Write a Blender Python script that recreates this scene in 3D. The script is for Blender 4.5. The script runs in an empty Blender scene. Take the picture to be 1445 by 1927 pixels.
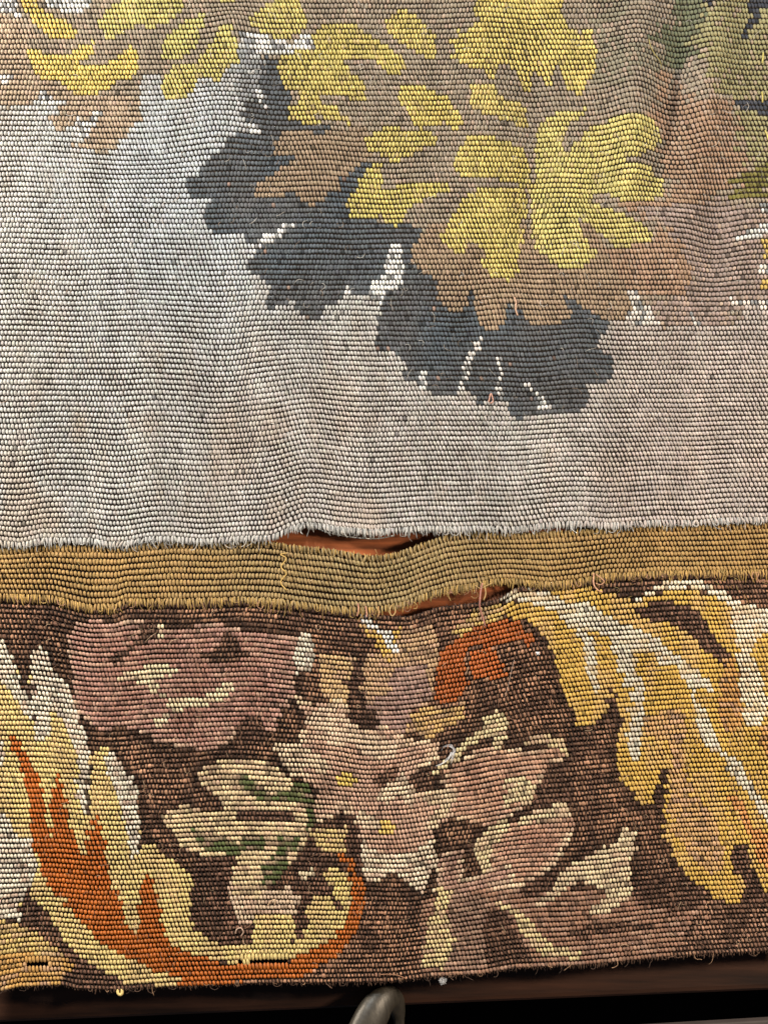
import bpy, bmesh, math, random
import numpy as np
from mathutils import Vector
random.seed(7); RNG = np.random.default_rng(7)
SC = bpy.context.scene; COL = SC.collection
U = 0.00015                       # metres of cloth per unit of the drawing below (the cloth is about 22 cm wide in view)
def W(x, y, d=0.0):               # drawing units -> place: the cloth hangs in the XZ plane, d = towards the viewer
    return ((x - 722.5) * U, -d * U, (963.5 - y) * U)

# ------------------------------------------------------------------ camera, world, lamps, exposure
cam = bpy.data.objects.new('camera', bpy.data.cameras.new('camera')); COL.objects.link(cam); SC.camera = cam
D = 0.42
cam.location = (0, -D, 0); cam.rotation_euler = (math.radians(90), 0, 0)
cam.data.sensor_fit = 'VERTICAL'; cam.data.sensor_height = 36; cam.data.lens = 36 * D / (1927 * U)
cam.data.clip_start = 0.01; cam.data.clip_end = 20
world = bpy.data.worlds.new('World'); SC.world = world; world.use_nodes = True
bg = world.node_tree.nodes['Background']; bg.inputs[0].default_value = (0.75, 0.82, 1.0, 1); bg.inputs[1].default_value = 0.08
def area(name, loc, target, size, power, color):
    l = bpy.data.lights.new(name, 'AREA'); l.shape = 'DISK'; l.size = size; l.energy = power; l.color = color
    o = bpy.data.objects.new(name, l); COL.objects.link(o); o.location = loc
    o.rotation_euler = (Vector(target) - Vector(loc)).to_track_quat('-Z', 'Y').to_euler(); return o
area('left_lamp', (-0.33, -0.17, 0.16), (-0.12, 0, -0.01), 0.05, 3.4, (1.0, 0.90, 0.76))
area('right_lamp', (0.36, -0.22, 0.02), (0.13, 0, -0.05), 0.05, 2.5, (1.0, 0.85, 0.67))
area('ceiling_lamp', (-0.03, -0.48, 0.50), (0, 0, 0.03), 0.08, 4.4, (0.90, 0.97, 1.0))
SC.view_settings.view_transform = 'Standard'; SC.view_settings.look = 'None'
SC.view_settings.exposure = 0.0; SC.view_settings.gamma = 1.0
SC.cycles.max_bounces = 5; SC.cycles.diffuse_bounces = 3

# ------------------------------------------------------------------ materials
def nodes(name):
    m = bpy.data.materials.new(name); m.use_nodes = True
    nt = m.node_tree; return m, nt, nt.nodes['Principled BSDF']
def yarn(name, rough, spec, sheen):
    m, nt, b = nodes(name)
    a = nt.nodes.new('ShaderNodeAttribute'); a.attribute_name = 'dye'
    tc = nt.nodes.new('ShaderNodeTexCoord')
    n = nt.nodes.new('ShaderNodeTexNoise'); n.inputs['Scale'].default_value = 3400; n.inputs['Detail'].default_value = 2
    nt.links.new(tc.outputs['Object'], n.inputs['Vector'])
    mr = nt.nodes.new('ShaderNodeMapRange'); mr.inputs['From Min'].default_value = .3; mr.inputs['From Max'].default_value = .7
    mr.inputs['To Min'].default_value = .62; mr.inputs['To Max'].default_value = 1.30
    nt.links.new(n.outputs['Fac'], mr.inputs['Value'])
    mx = nt.nodes.new('ShaderNodeVectorMath'); mx.operation = 'SCALE'
    nt.links.new(a.outputs['Color'], mx.inputs[0]); nt.links.new(mr.outputs[0], mx.inputs['Scale'])
    nt.links.new(mx.outputs[0], b.inputs['Base Color'])
    b.inputs['Roughness'].default_value = rough; b.inputs['Specular IOR Level'].default_value = spec
    b.inputs['Sheen Weight'].default_value = sheen; b.inputs['Sheen Roughness'].default_value = .5
    return m
WOOL = yarn('wool_yarn', .85, .14, .0)
SILK = yarn('silk_yarn', .55, .35, .0)
def plain(name, col, rough=.8, spec=.3, metal=0.0, scale=None, amount=.3, stretch=(1, 1, 1)):
    m, nt, b = nodes(name)
    b.inputs['Roughness'].default_value = rough; b.inputs['Specular IOR Level'].default_value = spec; b.inputs['Metallic'].default_value = metal
    if scale:
        tc = nt.nodes.new('ShaderNodeTexCoord'); mp = nt.nodes.new('ShaderNodeMapping'); mp.inputs['Scale'].default_value = stretch
        n = nt.nodes.new('ShaderNodeTexNoise'); n.inputs['Scale'].default_value = scale; n.inputs['Detail'].default_value = 6
        nt.links.new(tc.outputs['Object'], mp.inputs[0]); nt.links.new(mp.outputs[0], n.inputs['Vector'])
        r = nt.nodes.new('ShaderNodeValToRGB')
        r.color_ramp.elements[0].position = .3; r.color_ramp.elements[1].position = .72
        r.color_ramp.elements[0].color = [c * (1 - amount) for c in col] + [1]
        r.color_ramp.elements[1].color = [min(1, c * (1 + amount)) for c in col] + [1]
        nt.links.new(n.outputs['Fac'], r.inputs[0]); nt.links.new(r.outputs[0], b.inputs['Base Color'])
        bp = nt.nodes.new('ShaderNodeBump'); bp.inputs['Strength'].default_value = .25; bp.inputs['Distance'].default_value = .0004
        nt.links.new(n.outputs['Fac'], bp.inputs['Height']); nt.links.new(bp.outputs[0], b.inputs['Normal'])
    else:
        b.inputs['Base Color'].default_value = list(col) + [1]
    return m
WOOD = plain('red_brown_wood', (.25, .070, .022), .6, .3, 0, 700, .5, (.07, 1, 1))
SHADED_WOOD = plain('shaded_wood', (.036, .014, .007), .6, .3, 0, 420, .6, (.07, 1, 1))  # wood with the tapestry's shadow put into its colour
STEEL = plain('dull_steel', (.040, .033, .024), .46, .5, .3, 900, .32, (1, 1, .25))
LEDGE = plain('grey_brown_ledge', (.036, .026, .023), .7, .3, 0, 120, .18)
SHADE = plain('dark_recess', (.012, .008, .007), .9, .1, 0, 30, .3)  # near black: the shade of the recess is in the colour

# ------------------------------------------------------------------ helpers
def lin(c):
    c = np.asarray(c, float) / 255.0
    return np.where(c <= .04045, c / 12.92, ((c + .055) / 1.055) ** 2.4)
def vnoise(x, y, s, seed):        # smooth value noise in 0..1
    g = np.random.default_rng(seed).random((128, 128))
    u = np.asarray(x) / s + 300.3; v = np.asarray(y) / s + 300.7
    i = np.floor(u).astype(int); j = np.floor(v).astype(int); a = u - i; b = v - j
    a = a * a * (3 - 2 * a); b = b * b * (3 - 2 * b); i0 = i % 128; i1 = (i + 1) % 128; j0 = j % 128; j1 = (j + 1) % 128
    return (g[i0, j0] * (1 - a) + g[i1, j0] * a) * (1 - b) + (g[i0, j1] * (1 - a) + g[i1, j1] * a) * b
def inside(px, py, poly):
    r = np.zeros(px.shape, bool); n = len(poly)
    x0 = min(p[0] for p in poly); x1 = max(p[0] for p in poly); y0 = min(p[1] for p in poly); y1 = max(p[1] for p in poly)
    idx = np.nonzero((px >= x0) & (px <= x1) & (py >= y0) & (py <= y1))[0]
    if not len(idx): return r
    qx = px[idx]; qy = py[idx]; c = np.zeros(qx.shape, bool)
    for k in range(n):
        ax, ay = poly[k]; bx, by = poly[k - 1]
        if ay == by: continue
        c ^= ((ay > qy) != (by > qy)) & (qx < (bx - ax) * (qy - ay) / (by - ay) + ax)
    r[idx] = c; return r
def edge_dist(px, py, poly):      # distance of points to an outline
    P = np.array(poly, float); Q = np.roll(P, -1, 0); d = Q - P; l2 = (d ** 2).sum(1) + 1e-9; best = np.full(px.shape, 1e9)
    for (ax, ay), (dx, dy), l in zip(P, d, l2):
        t = np.clip(((px - ax) * dx + (py - ay) * dy) / l, 0, 1)
        best = np.minimum(best, (px - ax - t * dx) ** 2 + (py - ay - t * dy) ** 2)
    return np.sqrt(best)
def ss(a, b, v):
    t = np.clip((v - a) / (b - a), 0, 1); return t * t * (3 - 2 * t)
def link(name, me, parent=None, mat=None, label=None, kind=None):
    o = bpy.data.objects.new(name, me); COL.objects.link(o)
    if mat and not me.materials: me.materials.append(mat)
    if parent: o.parent = parent
    if label: o['label'] = label
    if kind: o['kind'] = kind
    return o
def mesh_np(name, V, Q, T, C=None, smooth=True):
    """V verts, Q quads, T triangles (index arrays), C linear colour per vertex"""
    me = bpy.data.meshes.new(name); nq, nt = len(Q), len(T)
    me.vertices.add(len(V)); me.vertices.foreach_set('co', np.ascontiguousarray(V, np.float32).ravel())
    me.loops.add(nq * 4 + nt * 3)
    me.loops.foreach_set('vertex_index', np.concatenate([np.asarray(Q, np.int32).ravel(), np.asarray(T, np.int32).ravel()]))
    me.polygons.add(nq + nt)
    me.polygons.foreach_set('loop_start', np.concatenate([np.arange(nq) * 4, nq * 4 + np.arange(nt) * 3]).astype(np.int32))
    if smooth: me.polygons.foreach_set('use_smooth', np.ones(nq + nt, bool))
    me.update(calc_edges=True)
    if C is not None:
        a = me.color_attributes.new('dye', 'FLOAT_COLOR', 'POINT')
        a.data.foreach_set('color', np.concatenate([C, np.ones((len(C), 1))], 1).astype(np.float32).ravel())
    return me
class Tubes:
    def __init__(s): s.V = []; s.Q = []; s.T = []; s.C = []; s.n = 0
    def add(s, pts, r, col, k=5):            # pts: (n,3) in drawing units x, y, depth
        P = np.array(pts, float); n = len(P); t = np.gradient(P, axis=0); t /= np.linalg.norm(t, axis=1)[:, None] + 1e-9
        ref = np.array([0, 0, 1.0]); a = np.cross(t, ref); a /= np.linalg.norm(a, axis=1)[:, None] + 1e-6
        b = np.cross(t, a); rr = np.broadcast_to(np.asarray(r, float), (n,))
        ang = np.arange(k) * 2 * math.pi / k
        R = P[:, None] + rr[:, None, None] * (np.cos(ang)[None, :, None] * a[:, None] + np.sin(ang)[None, :, None] * b[:, None])
        R = R.reshape(-1, 3); s.V.append(np.stack([(R[:, 0] - 722.5) * U, -R[:, 2] * U, (963.5 - R[:, 1]) * U], 1))
        for i in range(n - 1):
            for j in range(k):
                j2 = (j + 1) % k; s.Q.append([s.n + i * k + j, s.n + i * k + j2, s.n + (i + 1) * k + j2, s.n + (i + 1) * k + j])
        for j in range(1, k - 1):
            s.T.append([s.n, s.n + j + 1, s.n + j]); e = s.n + (n - 1) * k; s.T.append([e, e + j, e + j + 1])
        s.C.append(np.tile(lin(col) * .85, (n * k, 1))); s.n += n * k
    def build(s, name, parent, mat=None, label=None, kind=None):
        me = mesh_np(name, np.concatenate(s.V), np.array(s.Q), np.array(s.T), np.concatenate(s.C))
        return link(name, me, parent, mat or WOOL, label, kind)
def spline(pts, n):                          # Catmull-Rom through pts
    P = np.array(pts, float); P = np.concatenate([[2 * P[0] - P[1]], P, [2 * P[-1] - P[-2]]]); out = []
    m = len(P) - 3
    for q in np.linspace(0, m - 1e-6, n):
        i = int(q); t = q - i; a, b, c, d = P[i:i + 4]
        out.append(.5 * (2 * b + (c - a) * t + (2 * a - 5 * b + 4 * c - d) * t * t + (3 * b - a - 3 * c + d) * t ** 3))
    return np.array(out)

# ------------------------------------------------------------------ how the cloth lies
XS = np.linspace(-90, 1535, 1626)
def curve(pts, sm=0):
    x, y = zip(*pts); v = np.interp(XS, x, y); k = np.ones(9) / 9
    v = np.convolve(np.pad(v, 4, 'edge'), k, 'valid')
    if sm:
        k = np.ones(sm) / sm; v = np.convolve(np.pad(v, sm // 2, 'edge'), k, 'valid')[:len(XS)]
    return v
HEM = [(-90, 1027), (0, 1026), (45, 1031), (86, 1022), (173, 1022), (208, 1029), (240, 1028), (287, 1019), (330, 1019), (380, 1024), (467, 1018), (512, 1017), (529, 1010), (548, 1001), (574, 992), (600, 994), (640, 1001), (668, 1003), (702, 1006), (754, 1002), (806, 999), (858, 1001), (900, 999), (960, 1001), (997, 998), (1030, 993), (1090, 990), (1139, 994), (1239, 988), (1300, 989), (1360, 984), (1445, 983), (1535, 981)]
BTOP = [(-90, 1036), (0, 1033), (86, 1028), (194, 1026), (240, 1028), (294, 1022), (330, 1018), (415, 1022), (500, 1018), (528, 1021), (545, 1026), (580, 1030), (640, 1036), (690, 1045), (720, 1045), (745, 1041), (770, 1032), (800, 1021), (840, 1007), (880, 1001), (945, 1006), (1000, 1003), (1030, 1001), (1060, 1000), (1100, 997), (1187, 991), (1291, 990), (1445, 984), (1535, 982)]
BBOT = [(-90, 1124), (0, 1126), (104, 1130), (138, 1140), (173, 1149), (221, 1147), (242, 1136), (346, 1138), (450, 1134), (529, 1138), (598, 1147), (633, 1152), (709, 1153), (737, 1146), (764, 1141), (806, 1124), (840, 1114), (892, 1107), (917, 1101), (940, 1098), (962, 1098), (1031, 1106), (1083, 1100), (1139, 1088), (1239, 1084), (1445, 1081), (1535, 1080)]
TOPB = [(-90, 1122), (0, 1124), (104, 1128), (138, 1138), (173, 1146), (221, 1145), (242, 1134), (346, 1136), (450, 1132), (529, 1136), (598, 1146), (633, 1151), (716, 1157), (745, 1159), (771, 1159), (803, 1149), (827, 1141), (875, 1136), (910, 1132), (937, 1126), (955, 1115), (973, 1104), (1031, 1103), (1083, 1098), (1139, 1086), (1239, 1082), (1445, 1079), (1535, 1078)]
FOOT = [(-90, 1862), (0, 1863), (40, 1853), (120, 1849), (150, 1857), (225, 1860), (325, 1852), (480, 1847), (600, 1845), (734, 1843), (808, 1834), (905, 1829), (963, 1818), (1094, 1812), (1248, 1797), (1445, 1786), (1535, 1782)]
hem, btop, bbot, topb, foot = [curve(c) for c in (HEM, BTOP, BBOT, TOPB, FOOT)]
hemS, topbS, footS = curve(HEM, 61), curve(TOPB, 121), curve(FOOT, 101)
# rows pulled up or down in the plane of the cloth: (x, y, spread x, spread y, rise)
PULL = [(400, 235, 75, 80, -11), (250, 290, 90, 50, 7), (440, 52, 40, 30, -9), (1188, 170, 48, 120, -11), (1282, 235, 40, 170, 10), (1345, 440, 48, 90, 9),
        (1185, 310, 60, 60, -4), (620, 320, 60, 70, -4), (730, 345, 50, 50, 4), (960, 560, 70, 60, -5), (860, 590, 50, 60, 5), (1010, 700, 50, 60, 5), (1090, 640, 45, 80, -4),
        (560, 700, 90, 90, -5), (420, 690, 70, 120, 6), (120, 880, 90, 50, -5), (1240, 420, 60, 60, -5), (1120, 330, 50, 60, 4),
        (700, 1430, 60, 60, 6), (800, 1440, 40, 60, -3), (900, 1420, 60, 50, -5), (610, 1420, 60, 60, -4), (420, 1440, 60, 40, -5), (330, 1500, 40, 40, 4), (60, 1520, 60, 120, 4),
        (1180, 1180, 80, 60, 5), (1010, 1110, 60, 30, -4), (1350, 1130, 60, 40, 4), (780, 1650, 60, 80, 4), (960, 1650, 80, 80, -5)]
def pull(x, y):
    d = np.zeros(np.shape(y))
    for cx, cy, sx, sy, a in PULL: d = d + a * np.exp(-((x - cx) / sx) ** 2 - ((y - cy) / sy) ** 2)
    return d + 1.8 * (vnoise(x, y, 62, 21) - .5) + .7 * (vnoise(x, y, 26, 22) - .5)
# folds and puckers out of the plane: (x, y, spread x, spread y, height, lean)
FOLD = [(30, 700, 60, 420, 7, 0), (160, 760, 34, 300, -5, .05), (265, 720, 40, 330, 6, .05), (425, 760, 46, 330, -8, .10), (500, 760, 36, 300, 6, .08), (640, 880, 60, 200, -5, 0), (760, 900, 60, 160, 5, 0),
        (960, 870, 60, 160, -4, 0), (1140, 850, 50, 220, 6, 0), (1300, 850, 70, 250, -5, 0), (1190, 170, 38, 200, 22, -.05), (1258, 200, 30, 210, -13, -.22), (1340, 470, 36, 110, -9, -.1), (1400, 440, 40, 120, 9, -.1), (1285, 430, 36, 120, 8, -.1), (1322, 150, 40, 240, 20, -.12),
        (450, 210, 50, 90, 8, .2), (340, 290, 60, 70, -6, 0), (560, 330, 60, 120, 6, 0), (660, 420, 40, 120, -5, 0), (900, 120, 60, 200, 5, 0), (1000, 300, 30, 260, -6, 0), (1075, 430, 40, 130, 6, 0), (840, 560, 34, 130, 7, -.2), (1010, 690, 80, 60, 8, 0),
        (545, 1080, 16, 70, 6, 0), (730, 1090, 26, 60, -7, 0), (800, 1080, 44, 50, 5, 0), (650, 1060, 50, 40, 5, 0), (1095, 1060, 30, 60, -6, 0), (1160, 1050, 40, 50, 5, 0), (90, 1070, 24, 50, -4, 0), (200, 1090, 60, 50, 5, 0),
        (640, 1010, 160, 22, 9, 0), (890, 1130, 90, 18, 7, 0), (250, 1270, 60, 90, 6, 0), (480, 1300, 50, 140, -6, 0), (620, 1420, 60, 110, 8, 0), (720, 1420, 28, 110, -7, .1), (820, 1300, 60, 110, 6, 0), (1030, 1350, 60, 150, -6, 0), (1200, 1350, 60, 200, 7, .2),
        (80, 1500, 50, 220, 6, .1), (190, 1520, 30, 220, -6, .1), (330, 1620, 60, 160, 6, 0), (760, 1600, 40, 160, 7, 0), (900, 1620, 60, 200, -5, 0), (1100, 1650, 90, 160, 5, 0), (1300, 1620, 60, 160, -5, .1)]
def relief(x, y):
    z = 3.2 * (vnoise(x, y, 140, 31) - .5) + 1.3 * (vnoise(x, y, 48, 32) - .5) + .6 * (vnoise(x, y, 17, 33) - .5)
    for cx, cy, sx, sy, a, k in FOLD: z = z + a * (2.1 if sy >= 150 and cy < 990 and abs(a) < 9 else 1.15) * np.exp(-((x - cx - k * (y - cy)) / sx) ** 2 - ((y - cy) / sy) ** 2)
    z = z + 14
    return np.where(z < 4, 4 - 3 * np.tanh((4 - z) / 6), z)
NS, NB, NL = 113, 10, 77
def row_sky(r, x):
    y0 = -75.0; n = NS
    s = (r + .5) / n; base = y0 + (1008 - y0) * s
    w = ss(.60, .97, s); w2 = ss(.93, 1.0, s)
    h = (1 - w2) * np.interp(x, XS, hemS) + w2 * np.interp(x, XS, hem)
    y = base + w * (h - 1008)
    return y + pull(x, y) * (1 - w2) * (1 - .6 * w)
def row_band(r, x):
    s = (r + .5) / NB; a = np.interp(x, XS, btop); b = np.interp(x, XS, bbot)
    return a + (b - a) * s + 1.6 * (vnoise(x, x * 0 + r * 9, 40, 41) - .5)
def row_low(r, x):
    s = (r + .5) / NL; w0 = 1 - ss(0, .10, s); w1 = ss(.9, 1, s)
    a = w0 * np.interp(x, XS, topb) + (1 - w0) * np.interp(x, XS, topbS); b = w1 * np.interp(x, XS, foot) + (1 - w1) * np.interp(x, XS, footS)
    y = a + (b - a) * s
    return y + pull(x, y) * (1 - w0) * (1 - w1)
def lift(code, x, y):             # the upper field laps over the band, the band over the border
    if code == 'S': return 5.0 * ss(-34, -4, y - np.interp(x, XS, hem))
    if code == 'L': return -3.5 * (1 - ss(0, 26, y - np.interp(x, XS, topb)))
    return 0.0 * x
# ------------------------------------------------------------------ the woven picture: every colour area with its outline on the cloth
# R(panel, name, label, colour, style, outline, origin x, origin y, scale)
REG = []
def R(panel, name, label, col, style, pts, ox=0, oy=0, s=1.0):
    REG.append(dict(panel=panel, name=name, label=label, col=col, style=style, poly=[(ox + p[0] / s, oy + p[1] / s) for p in pts]))
def zoom(ox, oy, s=2.89):
    return lambda panel, name, label, col, style, pts: R(panel, name, label, col, style, pts, ox, oy, s)
A1, A2, A3, A4, A5, A6 = zoom(0, 0), zoom(480, 0), zoom(945, 0), zoom(340, 360), zoom(700, 400), zoom(1045, 360, 3.6125)
TAUPE, YEL, INK, GREY = (152, 137, 118), (212, 188, 74), (81, 90, 98), (206, 204, 200)
# --- upper field: taupe ground of the leaves
R('S', 'taupe_ground', 'taupe brown ground woven between the yellow leaves', TAUPE, 'bead', [(-95, -95), (1540, -95), (1540, 562), (1445, 562), (1394, 579), (1383, 618), (1322, 615), (1244, 620), (1225, 595), (1215, 575), (1190, 560), (1172, 560), (1164, 600), (1100, 612), (960, 620), (900, 600), (800, 520), (770, 470), (740, 430), (640, 390), (560, 400), (480, 380), (500, 300), (500, 114), (470, 108), (462, 62), (448, 76), (449, 100), (446, 128), (429, 138), (415, 160), (380, 148), (353, 188), (318, 190), (308, 180), (307, 140), (272, 148), (266, 174), (263, 222), (256, 238), (242, 256), (225, 277), (197, 292), (173, 287), (163, 273), (172, 256), (180, 228), (152, 228), (138, 242), (107, 256), (104, 242), (114, 221), (128, 200), (69, 197), (64, 207), (20, 208), (0, 206), (-95, 210)])
R('S', 'tan_ground', 'warm tan ground beside the sky at the left edge', (170, 148, 124), 'bead', [(-95, 40), (-95, 208), (0, 204), (64, 205), (70, 196), (130, 198), (118, 220), (107, 242), (108, 254), (135, 240), (150, 226), (180, 226), (165, 272), (175, 286), (197, 290), (225, 275), (240, 255), (252, 232), (262, 190), (240, 180), (150, 182), (120, 160), (80, 150), (55, 110), (70, 70), (45, 40), (20, 28), (0, 26)])
R('S', 'rust_ground', 'warm orange brown ground below and right of the large yellow leaf', (166, 134, 108), 'bead', [(1085, 455), (1125, 475), (1150, 470), (1215, 455), (1228, 436), (1200, 405), (1150, 388), (1240, 380), (1255, 350), (1245, 300), (1255, 265), (1230, 230), (1235, 130), (1262, 140), (1300, 200), (1360, 190), (1392, 225), (1386, 263), (1395, 311), (1376, 346), (1340, 360), (1338, 410), (1275, 405), (1240, 420), (1270, 470), (1297, 520), (1292, 555), (1200, 560), (1164, 600), (1115, 597), (1085, 575), (1060, 545), (1040, 510)])
R('S', 'mauve_ground', 'mauve grey ground near the right edge', (154, 134, 124), 'rib', [(1180, 392), (1215, 388), (1290, 392), (1340, 378), (1355, 372), (1392, 396), (1540, 396), (1540, 566), (1445, 566), (1394, 580), (1383, 618), (1322, 615), (1244, 620), (1222, 590), (1205, 572), (1290, 560), (1300, 525), (1275, 480), (1245, 425), (1215, 405)])
A3('S', 'grey_green_ground', 'grey green patch beside the yellow leaf at the top', (140, 131, 110), 'bead', [(490, 20), (620, -30), (700, -30), (600, 120), (650, 250), (860, 300), (870, 400), (780, 410), (650, 390), (600, 470), (500, 480), (510, 350), (495, 180)])
A3('S', 'dark_green_shade', 'dark green patch at the top right', (112, 114, 88), 'bead', [(860, -40), (1090, -40), (1100, 60), (1080, 150), (1070, 260), (1000, 360), (900, 392), (860, 350), (880, 260), (790, 250), (830, 170), (930, 110), (970, 60)])
A3('S', 'olive_ground', 'olive green ground at the upper right edge', (154, 145, 102), 'bead', [(1090, -40), (1096, 60), (1050, 180), (1060, 300), (1090, 340), (1110, 540), (1250, 545), (1285, 650), (1280, 760), (1312, 900), (1250, 1000), (1204, 1030), (1240, 1090), (1400, 1090), (1445, 1000), (1700, 990), (1700, -40)])
A3('S', 'dark_olive_shade', 'dark olive shade below the olive ground', (118, 110, 52), 'rib', [(1310, 930), (1440, 900), (1700, 900), (1700, 970), (1445, 980), (1400, 1085), (1235, 1090), (1205, 1032), (1250, 995)])
A3('S', 'blue_black_stem', 'blue black stem in the olive ground at the top right corner', (66, 68, 76), 'rib', [(1325, -30), (1700, -30), (1700, 40), (1445, 50), (1405, 62), (1385, 130), (1330, 180), (1305, 230), (1278, 205), (1322, 150), (1335, 60)])
A3('S', 'blue_black_stem', 'thin blue black stem in the olive ground at the right edge', (66, 68, 76), 'rib', [(1250, 545), (1310, 568), (1700, 575), (1700, 618), (1400, 632), (1300, 608), (1258, 585)])
A3('S', 'blue_black_stem', 'small blue black knot at the top of the olive ground', (66, 66, 72), 'rib', [(1060, -20), (1140, -20), (1125, 50), (1100, 60), (1075, 40)])
# white flecks of sky in the leaf ground
A1('S', 'white_fleck', 'white fleck at the top left corner', (206, 204, 200), 'bead', [(-260, -60), (115, -60), (110, 60), (140, 125), (110, 125), (60, 90), (0, 85), (-260, 90)])
A1('S', 'white_fleck', 'white fleck between the two upper left leaves', (206, 204, 200), 'bead', [(255, -60), (470, -60), (515, 20), (505, 60), (440, 80), (340, 92), (290, 60)])
A1('S', 'white_fleck', 'small white fleck at the left edge', (214, 208, 202), 'bead', [(-200, 420), (40, 420), (110, 440), (60, 462), (-200, 460)])
A1('S', 'white_fleck', 'ragged white fleck in the tan tongue', (206, 204, 200), 'bead', [(400, 700), (440, 655), (500, 665), (530, 600), (580, 610), (540, 660), (510, 740), (470, 770), (420, 720)])
A1('S', 'white_fleck', 'white fleck under the lower left leaf', (206, 204, 200), 'bead', [(225, 520), (270, 505), (300, 560), (370, 560), (390, 590), (240, 590)])
# --- dark leaves
R('S', 'dark_leaf', 'large ragged blue black oak leaf below the yellow leaves', INK, 'rib', [(500, 112), (525, 114), (545, 180), (548, 228), (620, 240), (622, 253), (640, 300), (700, 305), (701, 316), (655, 367), (648, 385), (660, 415), (700, 418), (760, 425), (795, 432), (783, 455), (860, 540), (900, 560), (1000, 590), (1056, 542), (1064, 556), (1081, 573), (1108, 587), (1122, 601), (1143, 611), (1143, 621), (1122, 642), (1122, 659), (1146, 670), (1150, 704), (1139, 722), (1094, 725), (1105, 742), (1101, 767), (1077, 780), (1042, 779), (1008, 784), (973, 789), (958, 774), (950, 752), (935, 757), (921, 757), (894, 761), (887, 742), (870, 730), (856, 740), (835, 750), (814, 742), (804, 732), (783, 722), (779, 727), (762, 713), (762, 692), (752, 668), (707, 664), (700, 651), (707, 637), (714, 609), (717, 568), (693, 554), (672, 561), (648, 556), (638, 568), (613, 581), (596, 600), (575, 603), (565, 585), (558, 568), (541, 570), (527, 582), (506, 582), (503, 568), (510, 543), (496, 526), (475, 523), (468, 502), (478, 485), (488, 466), (461, 457), (454, 438), (420, 442), (402, 446), (392, 429), (385, 405), (398, 377), (367, 375), (352, 356), (360, 335), (380, 331), (390, 303), (425, 284), (436, 260), (478, 254), (457, 221), (462, 204), (485, 190), (490, 140)])
A2('S', 'brown_leaf', 'small taupe oak leaf lying over the blue black leaf', (152, 130, 106), 'bead', [(150, 735), (230, 718), (350, 740), (420, 720), (610, 700), (640, 860), (570, 905), (460, 990), (440, 1040), (410, 1085), (380, 1085), (310, 1132), (250, 1100), (210, 1045), (150, 1085), (0, 1092), (0, 1020), (100, 955), (150, 920), (225, 870), (110, 860), (110, 790)])
A5('S', 'brown_leaf_edge', 'brown scalloped leaf edge over the blue black leaf', (158, 134, 108), 'bead', [(300, 80), (1200, 80), (1300, 300), (1420, 520), (1360, 590), (1240, 580), (1180, 540), (1100, 500), (1050, 450), (1030, 405), (1035, 470), (1075, 545), (1050, 592), (990, 624), (880, 622), (840, 600), (815, 545), (760, 490), (730, 520), (725, 590), (680, 640), (610, 655), (570, 595), (556, 540), (550, 420), (525, 430), (520, 515), (450, 552), (380, 512), (350, 460), (352, 400), (312, 345), (258, 322), (218, 280), (208, 205), (240, 140), (285, 120)])
for k, p in enumerate([[(380, 300), (440, 255), (520, 215), (590, 172), (640, 190), (560, 240), (500, 280), (440, 310), (400, 345)]]):
    A4('S', 'white_vein', 'white vein across the left half of the blue black leaf', (208, 206, 204), 'bead', p)
A4('S', 'white_vein', 'broad white vein in the middle of the blue black leaf', (212, 211, 208), 'bead', [(1030, 560), (1050, 485), (1100, 470), (1110, 400), (1130, 320), (1162, 272), (1212, 330), (1195, 400), (1225, 525), (1110, 545), (1090, 620), (1020, 600)])
A5('S', 'white_vein', 'thin white vein left of the leaf tip', (204, 200, 194), 'bead', [(462, 960), (482, 880), (500, 800), (545, 740), (580, 680), (596, 700), (575, 760), (545, 800), (548, 850), (500, 900), (495, 960)])
A5('S', 'white_vein', 'thin upright white vein at the leaf tip', (204, 200, 194), 'bead', [(672, 1000), (676, 900), (682, 780), (704, 780), (700, 900), (704, 960), (725, 1010), (690, 1020)])
A5('S', 'white_vein', 'slanting white vein right of the leaf tip', (204, 200, 194), 'bead', [(838, 870), (856, 900), (876, 930), (884, 980), (940, 1030), (970, 1075), (900, 1090), (890, 1020), (852, 960)])
A4('S', 'white_vein', 'small white nick in the lower edge of the leaf', (206, 204, 200), 'bead', [(880, 570), (905, 495), (920, 540), (960, 580)])
A5('S', 'white_vein', 'small white nick left of the leaf tip', (200, 198, 194), 'bead', [(255, 980), (262, 930), (290, 850), (305, 930), (318, 985)])
A1('S', 'grey_shade', 'grey shade where the dark leaf meets the white fleck', (140, 141, 142), 'bead', [(1330, 180), (1400, 330), (1445, 330), (1420, 420), (1400, 560), (1335, 590), (1300, 480), (1290, 380), (1310, 280)])
R('S', 'white_fleck', 'white patch under the small yellow leaf near the top', (206, 204, 200), 'bead', [(462, 66), (490, 66), (518, 80), (549, 86), (577, 64), (594, 80), (602, 101), (549, 105), (525, 111), (497, 108), (480, 112), (466, 98)])
A2('S', 'white_fleck', 'string of white specks down the dark leaf', (205, 204, 202), 'bead', [(0, 500), (30, 520), (60, 570), (100, 595), (60, 600), (0, 545)])
A2('S', 'white_fleck', 'white specks at the left side of the dark leaf', (205, 204, 202), 'bead', [(-40, 700), (10, 690), (40, 735), (0, 760), (-40, 750)])
A6('S', 'white_fleck', 'white nick beside the rust brown leaf tips', (204, 196, 186), 'bead', [(450, 670), (530, 665), (545, 720), (600, 740), (610, 800), (655, 815), (650, 870), (710, 930), (500, 900), (450, 880), (500, 800), (480, 720)])
A6('S', 'white_fleck', 'white vein at the right edge', (206, 204, 200), 'bead', [(1200, 345), (1260, 300), (1290, 262), (1350, 258), (1445, 205), (1600, 180), (1600, 280), (1400, 310), (1290, 340), (1260, 362), (1205, 362)])
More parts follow.
